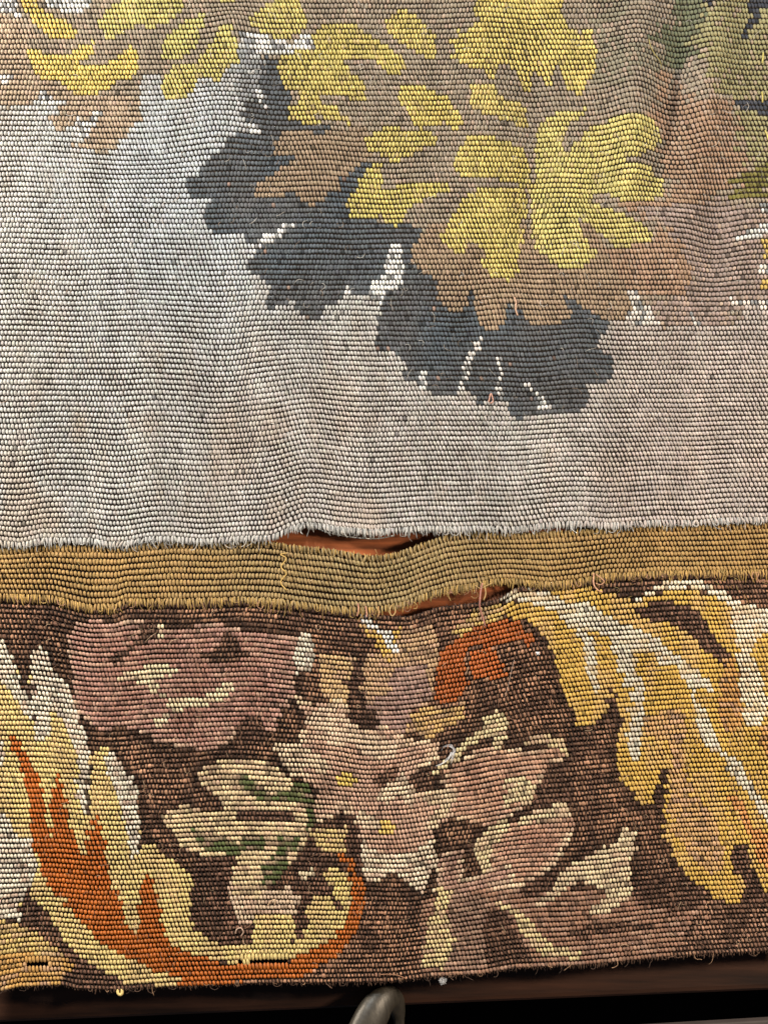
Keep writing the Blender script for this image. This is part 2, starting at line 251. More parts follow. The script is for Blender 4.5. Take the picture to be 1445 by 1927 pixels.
A6('S', 'white_fleck', 'white patch at the right edge below the olive ground', (206, 204, 200), 'bead', [(1370, 120), (1445, 60), (1600, 40), (1600, 140), (1445, 150), (1380, 160)])
A6('S', 'white_fleck', 'white streak at the right edge', (224, 216, 204), 'bead', [(1250, 550), (1360, 530), (1445, 490), (1600, 470), (1600, 560), (1445, 565)])
A6('S', 'white_fleck', 'white specks above the sky at the right', (220, 208, 196), 'bead', [(1145, 715), (1180, 705), (1215, 760), (1445, 740), (1445, 800), (1250, 795), (1165, 770)])
A6('S', 'white_fleck', 'short upright white vein at the right', (204, 196, 188), 'bead', [(930, 815), (960, 850), (985, 935), (945, 935), (925, 870)])
A6('S', 'gold_fleck', 'golden flecks at the right edge', (200, 168, 84), 'bead', [(1385, 340), (1600, 330), (1600, 470), (1400, 460)])
A6('S', 'gold_fleck', 'small golden fleck at the right edge', (200, 168, 84), 'bead', [(1380, 620), (1600, 610), (1600, 690), (1385, 690)])
# --- yellow leaves
L = 'yellow_leaf'
A1('S', L, 'slanting yellow leaf lobe at the top left corner', (224, 192, 70), 'silk', [(115, 30), (130, -40), (180, -40), (200, 10), (260, 90), (370, 130), (430, 190), (400, 232), (310, 232), (240, 190), (190, 130)])
A1('S', L, 'branching yellow leaf above the tan tongue at the left', (222, 192, 70), 'silk', [(158, 305), (190, 285), (320, 310), (410, 310), (420, 270), (520, 238), (522, 290), (450, 350), (460, 380), (600, 350), (720, 262), (765, 300), (760, 350), (740, 430), (630, 460), (590, 512), (430, 528), (370, 480), (330, 440), (240, 437), (200, 400)])
A1('S', L, 'wide yellow leaf at the top, left of the middle', (208, 190, 86), 'silk', [(540, 140), (580, 70), (660, 20), (690, -60), (800, -60), (830, 10), (1010, 0), (990, 60), (930, 130), (810, 170), (760, 140), (700, 190), (590, 237)])
A1('S', L, 'slanting yellow leaf lobe above the grey sky', (204, 188, 84), 'silk', [(880, 270), (950, 180), (1080, 100), (1135, 92), (1100, 190), (1080, 260), (1010, 320), (930, 345), (880, 345)])
A1('S', L, 'broad yellow leaf lobe hanging into the grey sky', (206, 186, 80), 'silk', [(1130, 262), (1180, 220), (1200, 148), (1280, 148), (1270, 210), (1300, 290), (1290, 370), (1240, 400), (1200, 468), (1100, 420), (1020, 548), (920, 552), (885, 505), (900, 420), (960, 360), (1080, 350)])
A1('S', L, 'tip of a yellow leaf cut by the top edge', (206, 186, 84), 'silk', [(1200, -60), (1290, -60), (1280, 28), (1220, 38)])
A2('S', L, 'round yellow leaf above the white patch', (206, 184, 78), 'silk', [(-10, 100), (40, 60), (100, 30), (140, -60), (240, -60), (250, 50), (300, 140), (270, 182), (200, 222), (110, 228), (30, 180), (-10, 170)])
A2('S', L, 'large branching yellow leaf right of the blue black leaf', (206, 182, 70), 'silk', [(310, 200), (370, 143), (540, 153), (600, 190), (680, 240), (800, 320), (822, 370), (780, 412), (740, 428), (690, 380), (640, 340), (560, 345), (480, 350), (520, 400), (600, 470), (605, 555), (540, 562), (480, 520), (420, 530), (360, 540), (370, 580), (450, 600), (480, 640), (530, 660), (520, 692), (470, 660), (352, 650), (350, 688), (200, 675), (185, 600), (250, 560), (262, 520), (180, 505), (138, 440), (128, 380), (150, 320), (200, 298), (345, 290)])
A2('S', L, 'pear shaped yellow leaf in the upper middle', (214, 188, 78), 'silk', [(708, 130), (740, 83), (800, 68), (860, 88), (930, 150), (985, 230), (987, 300), (980, 352), (900, 312), (820, 270), (730, 190)])
R('S', L, 'tall ragged yellow leaf at the top, right of the middle', (218, 192, 78), 'silk', [(846, 80), (864, 60), (878, 76), (895, 48), (891, 24), (902, 7), (906, -30), (1052, -30), (1055, 30), (1064, 60), (1085, 66), (1105, 57), (1118, 80), (1121, 110), (1117, 140), (1101, 162), (1090, 182), (1062, 172), (1055, 140), (1043, 122), (1037, 162), (1020, 160), (1003, 115), (998, 172), (980, 176), (975, 145), (961, 132), (940, 128), (926, 160), (912, 145), (874, 128), (854, 114), (847, 100)])
A2('S', L, 'yellow leaf in the middle of the taupe ground', (214, 188, 72), 'silk', [(778, 500), (820, 473), (920, 488), (1020, 530), (1070, 590), (1110, 640), (1132, 692), (1080, 722), (1040, 680), (960, 690), (900, 718), (850, 670), (820, 610), (788, 560)])
A2('S', L, 'yellow leaf just above the tip of the blue black leaf', (208, 184, 74), 'silk', [(588, 760), (660, 718), (760, 698), (860, 728), (980, 738), (1002, 790), (900, 822), (860, 862), (800, 882), (750, 905), (690, 860), (620, 822)])
A2('S', L, 'slanting yellow leaf beside the large yellow leaf', (212, 186, 80), 'silk', [(1145, 530), (1180, 468), (1290, 488), (1330, 540), (1445, 570), (1480, 600), (1490, 690), (1445, 690), (1340, 662), (1240, 652), (1160, 592)])
R('S', L, 'ragged yellow leaf touching the blue black leaf', (208, 186, 72), 'silk', [(650, 377), (674, 341), (702, 312), (718, 310), (719, 340), (709, 362), (740, 356), (778, 343), (842, 344), (843, 364), (804, 376), (766, 393), (765, 410), (748, 430), (731, 424), (717, 407), (703, 418), (662, 416), (650, 397)])
R('S', L, 'fan shaped yellow leaf left of the large yellow leaf', (208, 184, 74), 'silk', [(847, 311), (861, 287), (881, 260), (906, 257), (926, 265), (960, 274), (985, 285), (992, 310), (1000, 335), (1003, 352), (985, 353), (960, 350), (920, 338), (880, 341), (862, 330)])
R('S', L, 'long yellow leaf hanging over the brown leaf edge', (208, 184, 74), 'silk', [(870, 378), (890, 362), (930, 355), (985, 357), (992, 385), (980, 420), (980, 448), (977, 482), (973, 516), (956, 532), (925, 522), (911, 505), (908, 476), (896, 460), (883, 460), (869, 483), (856, 482), (842, 470), (833, 445), (838, 431), (850, 408)])
R('S', L, 'largest yellow leaf with rounded lobes right of the middle', (212, 192, 86), 'silk', [(1005, 270), (1015, 235), (1030, 220), (1060, 213), (1100, 208), (1092, 225), (1068, 238), (1060, 262), (1053, 298), (1075, 280), (1100, 255), (1111, 240), (1140, 233), (1170, 224), (1200, 219), (1220, 230), (1240, 248), (1245, 263), (1230, 281), (1208, 295), (1180, 302), (1168, 309), (1218, 314), (1226, 329), (1247, 343), (1248, 360), (1230, 378), (1166, 382), (1139, 371), (1117, 368), (1106, 381), (1123, 390), (1156, 401), (1178, 414), (1211, 425), (1224, 443), (1213, 458), (1178, 467), (1146, 466), (1137, 449), (1112, 436), (1093, 420), (1079, 415), (1095, 440), (1106, 470), (1124, 474), (1104, 500), (1095, 506), (1049, 506), (1030, 494), (1012, 477), (1003, 445), (1000, 421), (998, 380), (1003, 350), (1008, 320)])
# --- border
B1, B2, B3, D1, D2, D3, G1, H1 = zoom(0, 960), zoom(460, 940), zoom(945, 960), zoom(0, 1330), zoom(460, 1330), zoom(945, 1330), zoom(0, 1620, 2.0), zoom(620, 1620, 1.7515)
CREAM, GOLD, RUST, PALE, ROSE, SILV = (212, 194, 154), (198, 158, 62), (172, 92, 28), (208, 182, 110), (164, 120, 104), (210, 198, 176)
PAN = 'L'
# rose flower
R(PAN, 'rose_patch', 'dusky rose patch with cream scrolls at the left', ROSE, 'rib', [(138, 1182), (145, 1168), (272, 1168), (268, 1185), (300, 1190), (320, 1180), (415, 1174), (470, 1186), (558, 1197), (560, 1250), (553, 1305), (525, 1350), (518, 1374), (480, 1378), (446, 1375), (432, 1395), (415, 1404), (387, 1411), (340, 1402), (297, 1396), (277, 1378), (230, 1368), (187, 1374), (166, 1352), (146, 1335), (141, 1285), (135, 1240), (130, 1202)])
B1(PAN, 'dark_gap', 'slanting dark gap in the rose patch', (118, 84, 64), 'worn', [(575, 830), (640, 770), (720, 740), (770, 680), (800, 600), (870, 620), (850, 700), (760, 740), (700, 790), (640, 835)])
B1(PAN, 'dark_gap', 'dark gap in the right part of the rose patch', (118, 84, 64), 'worn', [(1090, 790), (1200, 740), (1220, 660), (1300, 680), (1300, 760), (1380, 760), (1290, 830), (1180, 820)])
D1(PAN, 'dark_gap', 'dark gap at the lower right of the rose patch', (118, 84, 64), 'worn', [(1290, 110), (1330, 60), (1420, 50), (1445, 140), (1400, 180), (1300, 160)])
B1(PAN, 'cream_scroll', 'star shaped cream scroll on the rose patch', CREAM, 'bead', [(640, 912), (700, 878), (790, 868), (800, 838), (870, 832), (930, 828), (925, 858), (985, 860), (960, 892), (880, 902), (860, 922), (875, 970), (905, 1003), (860, 1006), (810, 945), (740, 926)])
B1(PAN, 'cream_scroll', 'hook shaped cream scroll on the rose patch', CREAM, 'bead', [(935, 1018), (1130, 1008), (1170, 968), (1250, 932), (1285, 958), (1255, 1003), (1190, 1034), (1140, 1060), (1010, 1074), (965, 1094), (928, 1055)])
B1(PAN, 'cream_scroll', 'short cream stroke below the hook', CREAM, 'bead', [(825, 1182), (858, 1128), (910, 1096), (925, 1132), (862, 1190)])
B1(PAN, 'cream_scroll', 'cream tick at the top of the rose patch', CREAM, 'bead', [(862, 700), (875, 622), (895, 625), (890, 712)])
B2(PAN, 'cream_scroll', 'short upright cream bar beside the rose patch', SILV, 'bead', [(285, 740), (330, 722), (378, 732), (384, 905), (332, 925), (288, 945), (278, 860)])
# left acanthus
R(PAN, 'acanthus_leaf', 'pale yellow acanthus leaf curling along the left', PALE, 'bead', [(-95, 1190), (0, 1195), (15, 1198), (25, 1227), (48, 1292), (63, 1306), (64, 1240), (69, 1223), (86, 1212), (93, 1226), (100, 1254), (121, 1275), (138, 1292), (144, 1327), (152, 1354), (166, 1380), (174, 1425), (190, 1408), (206, 1404), (232, 1438), (254, 1466), (266, 1480), (267, 1545), (264, 1592), (284, 1582), (301, 1590), (318, 1607), (346, 1628), (367, 1641), (363, 1676), (363, 1710), (370, 1745), (395, 1766), (425, 1775), (470, 1770), (475, 1738), (485, 1716), (556, 1714), (575, 1690), (560, 1660), (600, 1645), (612, 1628), (645, 1635), (662, 1670), (655, 1730), (620, 1771), (550, 1800), (430, 1808), (360, 1800), (350, 1838), (330, 1850), (255, 1850), (205, 1832), (150, 1795), (120, 1755), (98, 1720), (75, 1700), (60, 1680), (50, 1720), (-95, 1730)])
B1(PAN, 'cream_tip', 'cream tip of the leaf at the left edge', SILV, 'bead', [(-260, 640), (0, 680), (45, 690), (70, 770), (100, 880), (140, 960), (188, 1005), (200, 1140), (150, 1100), (70, 1010), (30, 940), (0, 905), (-260, 900)])
B1(PAN, 'cream_tip', 'cream tip of the second leaf lobe', SILV, 'bead', [(188, 800), (200, 758), (250, 728), (270, 770), (290, 850), (350, 910), (400, 960), (415, 1060), (440, 1140), (480, 1214), (495, 1300), (490, 1450), (495, 1600), (470, 1640), (430, 1560), (440, 1400), (400, 1260), (360, 1150), (330, 1090), (290, 1100), (280, 1230), (200, 1260), (195, 950)])
D1(PAN, 'cream_tip', 'cream tip of the third leaf lobe', SILV, 'bead', [(570, 258), (620, 240), (650, 290), (690, 340), (740, 400), (772, 430), (770, 640), (760, 800), (735, 812), (715, 790), (700, 700), (660, 520), (610, 400)])
D1(PAN, 'cream_tip', 'cream patch along the left edge', SILV, 'bead', [(-260, 150), (20, 170), (40, 250), (20, 330), (-260, 340)])
D1(PAN, 'cream_tip', 'large cream patch at the lower left edge', SILV, 'bead', [(-260, 540), (0, 560), (60, 600), (110, 690), (190, 710), (205, 800), (222, 880), (180, 970), (150, 1010), (120, 1090), (125, 1160), (40, 1140), (-260, 1130)])
D1(PAN, 'dark_slit', 'dark slit between the second and third leaf lobes', (80, 66, 50), 'rib', [(500, 300), (512, 300), (500, 420), (495, 560), (470, 590), (478, 480), (490, 380)])
B1(PAN, 'dark_slit', 'dark slit between the first two leaf lobes', (70, 54, 46), 'rib', [(140, 960), (150, 880), (175, 860), (190, 960), (205, 1100), (200, 1160), (180, 1000), (160, 985)])
R(PAN, 'rust_stem', 'rust orange stem curving along the left leaf and up its curl', RUST, 'silk', [(21, 1382), (33, 1381), (45, 1399), (52, 1413), (64, 1434), (83, 1468), (90, 1503), (94, 1550), (104, 1570), (102, 1520), (104, 1480), (114, 1449), (121, 1486), (131, 1517), (138, 1551), (152, 1593), (166, 1617), (170, 1560), (176, 1538), (184, 1534), (197, 1558), (201, 1617), (208, 1655), (221, 1676), (239, 1714), (246, 1745), (262, 1758), (265, 1760), (264, 1715), (266, 1665), (286, 1634), (297, 1662), (303, 1700), (305, 1735), (325, 1777), (390, 1795), (430, 1811), (545, 1808), (550, 1797), (620, 1771), (655, 1730), (661, 1668), (655, 1622), (634, 1610), (640, 1602), (650, 1604), (672, 1625), (686, 1670), (686, 1710), (666, 1756), (636, 1791), (590, 1822), (555, 1837), (480, 1842), (335, 1849), (350, 1836), (300, 1826), (260, 1806), (200, 1776), (155, 1731), (107, 1676), (87, 1642), (73, 1593), (62, 1551), (60, 1500), (52, 1462), (35, 1420)])
D1(PAN, 'dark_wedge', 'dark wedge at the foot of the left leaf', (118, 84, 64), 'worn', [(180, 1000), (150, 1050), (125, 1090), (130, 1140), (190, 1180), (260, 1214), (330, 1214), (290, 1160), (240, 1130), (210, 1070)])
G1(PAN, 'dark_wedge', 'slanting dark wedge below the left leaf', (118, 84, 64), 'worn', [(95, 150), (130, 80), (150, 180), (200, 230), (250, 290), (310, 350), (390, 420), (450, 432), (520, 470), (450, 490), (240, 480), (240, 440), (300, 395), (270, 330), (240, 300), (180, 250)])
G1(PAN, 'ochre_foot', 'ochre band at the lower left corner', (190, 142, 66), 'bead', [(-180, 330), (100, 335), (240, 345), (292, 395), (242, 440), (235, 470), (80, 470), (-180, 490)])
G1(PAN, 'ochre_foot', 'paler golden band above the ochre band at the lower left corner', (204, 172, 96), 'bead', [(-180, 205), (0, 212), (100, 240), (180, 285), (240, 335), (240, 348), (100, 338), (-180, 332)])
# dark hollow of the curl, bud
G1(PAN, 'dark_hollow', 'dark hollow inside the curl', (118, 84, 64), 'worn', [(735, -20), (880, -20), (870, 60), (860, 120), (880, 170), (960, 230), (945, 300), (850, 308), (790, 292), (742, 250), (728, 180)])
G1(PAN, 'pale_stem', 'pinkish cream stem inside the curl', (196, 168, 138), 'bead', [(865, 70), (930, 30), (1010, 20), (990, 100), (1050, 110), (1130, 60), (1160, 110), (1120, 190), (970, 195), (955, 232), (900, 225), (870, 160)])
G1(PAN, 'dark_slit', 'dark gap beside the bud', (118, 84, 64), 'worn', [(1115, 200), (1130, 130), (1180, 110), (1150, 180), (1160, 240), (1130, 300), (1112, 290)])
G1(PAN, 'dark_slit', 'dark gap inside the curled tip', (118, 84, 64), 'worn', [(1120, 20), (1200, 40), (1225, 70), (1262, 110), (1282, 180), (1270, 195), (1240, 130), (1180, 90)])
D2(PAN, 'cream_bract', 'pale bract under the flower', (206, 176, 110), 'bead', [(350, 690), (400, 640), (540, 640), (552, 700), (540, 770), (440, 790)])
D2(PAN, 'cream_bract', 'small cream bract above the curled tip', CREAM, 'bead', [(285, 885), (365, 868), (395, 898), (330, 932)])
D2(PAN, 'cream_bract', 'pale yellow bract inside the curled tip', (212, 186, 108), 'bead', [(430, 902), (550, 890), (580, 960), (575, 1060), (545, 1090), (480, 990)])
# green veined cream leaves
R(PAN, 'veined_leaf', 'cream leaf with green veins, the upper of two', (208, 182, 136), 'rib', [(367, 1450), (395, 1437), (422, 1427), (490, 1430), (520, 1438), (540, 1458), (585, 1476), (592, 1520), (588, 1560), (570, 1592), (540, 1584), (500, 1562), (470, 1562), (440, 1542), (418, 1500), (385, 1480)])
R(PAN, 'veined_leaf', 'cream leaf with green veins, the lower of two', (202, 176, 130), 'rib', [(305, 1534), (322, 1517), (363, 1511), (380, 1524), (443, 1522), (500, 1552), (588, 1556), (570, 1600), (520, 1650), (480, 1690), (440, 1680), (440, 1640), (450, 1606), (380, 1604), (346, 1593), (330, 1562)])
D1(PAN, 'dark_gap', 'dark gap between the two veined leaves', (118, 84, 64), 'worn', [(1280, 560), (1445, 560), (1600, 570), (1600, 610), (1445, 625), (1320, 620)])
D2(PAN, 'dark_gap', 'dark gap beside the green stem', (118, 84, 64), 'worn', [(270, 860), (300, 800), (350, 760), (440, 800), (420, 850), (370, 870), (290, 885), (320, 940), (440, 920), (480, 1000), (350, 1030), (260, 1010)])
D1(PAN, 'green_vein', 'short dark green vein of the upper veined leaf', (84, 92, 50), 'rib', [(1262, 355), (1320, 365), (1390, 420), (1470, 455), (1480, 490), (1400, 470), (1325, 425)])
D2(PAN, 'green_vein', 'broad dark green vein of the upper veined leaf', (82, 90, 48), 'rib', [(0, 435), (60, 455), (140, 480), (270, 450), (290, 410), (352, 418), (392, 500), (385, 640), (330, 672), (345, 560), (290, 510), (190, 512), (130, 525)])
D1(PAN, 'green_vein', 'dark green vein of the lower veined leaf', (86, 94, 52), 'rib', [(1055, 650), (1110, 685), (1200, 680), (1300, 735), (1445, 685), (1445, 765), (1290, 790), (1190, 785), (1090, 755)])
D2(PAN, 'green_vein', 'dark green stem below the veined leaves', (80, 88, 48), 'rib', [(0, 690), (110, 685), (120, 760), (60, 770), (0, 760)])
D2(PAN, 'green_vein', 'slanting dark green stem running down to the curl', (80, 88, 48), 'rib', [(190, 700), (330, 690), (300, 740), (240, 790), (235, 870), (150, 962), (85, 985), (110, 860), (190, 770)])
# tan group under the slit
B2(PAN, 'tan_pillar', 'tan upright bar left of the dark strip', (190, 154, 104), 'bead', [(395, 850), (500, 838), (600, 860), (560, 960), (562, 1080), (540, 1130), (440, 1080), (425, 980)])
B2(PAN, 'tan_pillar', 'broad tan shape below the slit', (180, 144, 104), 'bead', [(640, 840), (720, 830), (800, 890), (835, 720), (900, 690), (1040, 685), (1050, 860), (1022, 1000), (1030, 1090), (990, 1110), (900, 1150), (700, 1160), (650, 1120), (640, 1000)])
B2(PAN, 'rosy_shade', 'rosy shade on the broad tan shape', (158, 124, 110), 'rib', [(840, 900), (960, 880), (1000, 960), (1010, 1080), (920, 1140), (860, 1330), (700, 1330), (640, 1260), (660, 1130), (780, 1040)])
B2(PAN, 'gold_fleck', 'golden fleck beside the white stroke', (202, 160, 70), 'bead', [(600, 655), (700, 680), (780, 700), (850, 690), (840, 740), (830, 850), (800, 892), (720, 835), (712, 760), (640, 720)])
B2(PAN, 'white_stroke', 'white stroke below the slit', (214, 208, 200), 'bead', [(596, 598), (640, 608), (720, 678), (800, 728), (842, 790), (820, 835), (788, 832), (765, 760), (700, 712), (630, 650)])
B2(PAN, 'dark_strip', 'dark upright strip between the tan shapes', (118, 84, 64), 'worn', [(575, 870), (650, 870), (640, 1000), (660, 1120), (720, 1180), (700, 1330), (640, 1340), (600, 1320), (560, 1200), (560, 1000)])
B2(PAN, 'cream_ledge', 'cream ledge left of the dark strip', (206, 180, 142), 'bead', [(255, 1050), (310, 1070), (380, 1112), (500, 1078), (565, 1110), (565, 1165), (430, 1165), (310, 1145)])
# orange hook
R(PAN, 'orange_hook', 'burnt orange hook below the right end of the slit', (160, 84, 34), 'silk', [(816, 1318), (820, 1258), (834, 1217), (868, 1194), (896, 1174), (945, 1160), (966, 1168), (990, 1188), (1008, 1206), (998, 1216), (976, 1202), (945, 1209), (920, 1214), (881, 1217), (872, 1242), (879, 1286), (861, 1314), (840, 1320)])
B2(PAN, 'orange_tongue', 'small burnt orange tongue inside the hook', (170, 90, 38), 'silk', [(1225, 832), (1330, 800), (1380, 850), (1402, 950), (1340, 970), (1242, 972), (1218, 900)])
B2(PAN, 'gold_rim', 'thin golden rim above the orange hook', (200, 166, 86), 'bead', [(1118, 722), (1195, 660), (1255, 595), (1400, 560), (1410, 640), (1260, 690), (1180, 738)])
B2(PAN, 'gold_foot', 'golden bar under the orange hook', (198, 158, 92), 'bead', [(900, 1165), (960, 1130), (1050, 1118), (1120, 1130), (1190, 1078), (1205, 1120), (1190, 1180), (1150, 1200), (1080, 1240), (1030, 1300), (960, 1270), (880, 1260)])
# flower
D2(PAN, 'mauve_flower', 'pale mauve flower in the middle of the border', (190, 150, 124), 'bead', [(155, 212), (190, 178), (300, 200), (332, 100), (322, 30), (280, -20), (550, -20), (570, 80), (650, 130), (760, 100), (860, 130), (872, 170), (1000, 170), (1062, 190), (1052, 260), (1000, 310), (940, 340), (900, 380), (900, 430), (980, 450), (1140, 440), (1162, 480), (1122, 600), (1022, 650), (1032, 800), (1052, 850), (1012, 900), (970, 1012), (900, 960), (850, 920), (790, 890), (740, 932), (670, 955), (640, 830), (620, 760), (612, 680), (540, 620), (540, 550), (400, 640), (380, 580), (400, 440), (370, 400), (260, 372), (208, 312)])
D2(PAN, 'cream_petal', 'cream petal tip pointing left', (210, 184, 150), 'bead', [(155, 212), (190, 178), (300, 200), (420, 250), (480, 330), (430, 345), (340, 330), (260, 372), (208, 312)])
D2(PAN, 'cream_petal', 'cream upper petal', (204, 176, 146), 'bead', [(330, 60), (420, -10), (550, 0), (600, 120), (740, 160), (850, 180), (840, 240), (760, 300), (680, 280), (600, 200), (500, 200), (380, 160)])
D2(PAN, 'cream_petal', 'cream petal between the two yellow dots', (206, 180, 148), 'bead', [(600, 590), (640, 540), (720, 600), (725, 650), (640, 660)])
D2(PAN, 'cream_petal', 'white bottom petal', (216, 196, 166), 'bead', [(615, 690), (650, 745), (720, 790), (850, 790), (960, 760), (1010, 690), (1040, 790), (1055, 850), (1012, 902), (970, 1016), (900, 955), (790, 892), (670, 958), (640, 830)])
D2(PAN, 'cream_petal', 'cream streaks right of the dark hole', (208, 184, 152), 'bead', [(820, 380), (850, 345), (900, 400), (920, 520), (900, 560), (860, 470), (780, 520), (700, 500), (740, 450)])
D2(PAN, 'cream_petal', 'cream edge of the petal towards the right', (204, 178, 140), 'bead', [(940, 470), (1140, 440), (1160, 485), (1100, 560), (1010, 650), (1000, 600), (1060, 540), (960, 510)])
D2(PAN, 'flower_eye', 'small yellow eye of the flower, the upper one', (206, 174, 72), 'silk', [(508, 370), (540, 338), (590, 348), (612, 400), (582, 438), (520, 424)])
D2(PAN, 'flower_eye', 'small yellow eye of the flower, the lower one', (206, 172, 76), 'silk', [(728, 620), (760, 598), (838, 640), (802, 694), (736, 675)])
D2(PAN, 'dark_gap', 'dark hole between the petals', (118, 84, 64), 'worn', [(690, 405), (800, 308), (842, 338), (822, 385), (760, 445)])
D2(PAN, 'dark_gap', 'dark hole under the lint tuft', (118, 84, 64), 'worn', [(890, 380), (940, 340), (1012, 350), (1012, 432), (950, 455), (905, 440)])
D2(PAN, 'dark_gap', 'dark gap below the flower', (118, 84, 64), 'worn', [(540, 565), (612, 585), (622, 690), (640, 830), (640, 940), (590, 830), (556, 780)])
# right rose petals
R(PAN, 'rose_petal', 'large dusty rose petal right of the flower', (184, 138, 108), 'rib', [(823, 1468), (851, 1437), (893, 1410), (930, 1405), (997, 1409), (1062, 1410), (1058, 1430), (1025, 1450), (1008, 1492), (985, 1500), (960, 1536), (910, 1552), (851, 1538), (858, 1500)])
R(PAN, 'rose_petal', 'dusty rose petal at the right of the border', (182, 136, 108), 'rib', [(905, 1570), (945, 1550), (987, 1536), (1073, 1526), (1078, 1556), (1060, 1592), (1042, 1624), (997, 1662), (945, 1676), (905, 1690), (905, 1650), (925, 1620)])
R(PAN, 'rose_petal', 'dusty rose petal below the flower', (164, 124, 104), 'rib', [(826, 1608), (872, 1593), (872, 1648), (912, 1640), (965, 1625), (965, 1665), (880, 1680), (815, 1672)])
R(PAN, 'rose_ground', 'rose brown ground along the lower right', (146, 106, 82), 'rib', [(790, 1690), (890, 1676), (1000, 1660), (1190, 1680), (1330, 1675), (1320, 1720), (1280, 1770), (1250, 1800), (1090, 1815), (905, 1830), (850, 1838), (790, 1825)])
R(PAN, 'rose_ground', 'dull brown ground at the lower right corner', (150, 110, 84), 'worn', [(1270, 1792), (1300, 1730), (1340, 1690), (1540, 1690), (1540, 1784), (1400, 1792)])
D2(PAN, 'cream_frill', 'cream frill beside the lint tuft', (206, 186, 138), 'bead', [(1000, 350), (1095, 285), (1170, 180), (1250, 130), (1300, 60), (1340, 18), (1400, 18), (1432, 80), (1385, 235), (1345, 235), (1330, 160), (1200, 230), (1150, 282), (1045, 372)])
D2(PAN, 'cream_frill', 'cream streak down the right rose petal', (204, 182, 136), 'bead', [(1240, 760), (1285, 690), (1340, 640), (1445, 590), (1445, 650), (1400, 700), (1340, 740), (1335, 850), (1300, 915), (1262, 830)])
D3(PAN, 'cream_frill', 'cream frill above the right rose petal', (200, 180, 136), 'bead', [(0, 400), (90, 375), (180, 430), (160, 520), (60, 520), (0, 560)])
D3(PAN, 'cream_frill', 'cream strip between the two rose petals', (204, 182, 140), 'bead', [(60, 620), (160, 570), (270, 530), (355, 505), (345, 580), (230, 595), (120, 640)])
D3(PAN, 'cream_frill', 'ragged cream edge of the upper rose petal', (200, 176, 126), 'bead', [(20, 215), (110, 205), (180, 150), (250, 150), (350, 190), (345, 260), (300, 240), (200, 190), (120, 225), (40, 232)])
D3(PAN, 'dark_gap', 'dark gap between the right rose petals', (118, 84, 64), 'worn', [(190, 420), (260, 300), (330, 340), (400, 430), (350, 500), (250, 520), (160, 560), (80, 600), (150, 530)])
D3(PAN, 'dark_gap', 'dark gap left of the cream leaf', (118, 84, 64), 'worn', [(90, 990), (160, 930), (260, 900), (300, 820), (340, 840), (300, 900), (270, 980), (180, 1030), (110, 1040)])
D3(PAN, 'cream_leaf', 'ragged cream leaf at the lower right', (206, 184, 144), 'bead', [(610, 740), (635, 655), (702, 655), (722, 760), (690, 830), (684, 920), (722, 1000), (640, 1060), (540, 1120), (440, 1130), (500, 1060), (560, 1000), (500, 960), (420, 930), (300, 1010), (200, 1090), (160, 1070), (270, 970), (290, 900), (350, 850), (470, 800), (530, 750)])
H1(PAN, 'cream_stripe', 'slanting cream stripe at the foot of the border', (204, 182, 128), 'bead', [(525, 130), (590, 165), (645, 250), (690, 300), (820, 318), (820, 285), (740, 275), (685, 225), (610, 150), (560, 125)])
H1(PAN, 'cream_stripe', 'cream stripe at the foot of the border above the hook', (206, 182, 126), 'bead', [(300, 345), (310, 240), (340, 160), (362, 78), (402, 95), (384, 180), (412, 260), (372, 350)])
H1(PAN, 'rose_ground', 'rose brown stripe beside the cream stripe', (140, 108, 88), 'rib', [(410, 90), (520, 122), (522, 200), (505, 310), (480, 360), (372, 350), (412, 260), (388, 180)])
R(PAN, 'dark_gap', 'dark gap under the ragged cream leaf at the lower right', (118, 84, 64), 'worn', [(1180, 1676), (1230, 1640), (1300, 1650), (1330, 1690), (1290, 1712), (1230, 1706), (1195, 1694)])
R(PAN, 'dark_gap', 'thin dark gap in the rose brown ground at the lower right', (118, 84, 64), 'worn', [(1060, 1752), (1100, 1738), (1180, 1732), (1230, 1742), (1180, 1752), (1120, 1756), (1085, 1764)])
H1(PAN, 'dark_wedge', 'dark wedge at the foot of the border', (118, 84, 64), 'worn', [(520, 150), (570, 165), (600, 200), (640, 280), (670, 325), (520, 350), (505, 260)])
# right acanthus
R(PAN, 'gold_acanthus', 'large golden acanthus leaf at the right', GOLD, 'bead', [(945, 1140), (975, 1128), (1015, 1118), (1040, 1105), (1097, 1100), (1140, 1116), (1184, 1126), (1200, 1160), (1215, 1166), (1270, 1172), (1290, 1190), (1330, 1225), (1360, 1240), (1430, 1200), (1540, 1190), (1540, 1700), (1445, 1676), (1420, 1655), (1405, 1610), (1398, 1580), (1380, 1590), (1370, 1620), (1395, 1655), (1392, 1693), (1360, 1698), (1333, 1678), (1291, 1650), (1267, 1614), (1246, 1572), (1243, 1540), (1246, 1486), (1250, 1444), (1239, 1437), (1232, 1475), (1222, 1506), (1201, 1515), (1184, 1482), (1160, 1461), (1155, 1399), (1165, 1340), (1150, 1282), (1146, 1312), (1136, 1340), (1113, 1359), (1083, 1366), (1076, 1337), (1059, 1313), (1049, 1254), (1031, 1216), (1014, 1185), (990, 1168), (965, 1164), (945, 1154)])
D3(PAN, 'tan_shade', 'pinkish tan middle of the golden leaf', (196, 152, 92), 'bead', [(750, 60), (850, 20), (930, 0), (985, 40), (965, 200), (1000, 400), (1020, 480), (1130, 560), (1180, 740), (1200, 870), (1120, 900), (1010, 800), (935, 690), (900, 560), (905, 400), (925, 250), (870, 180), (760, 150)])
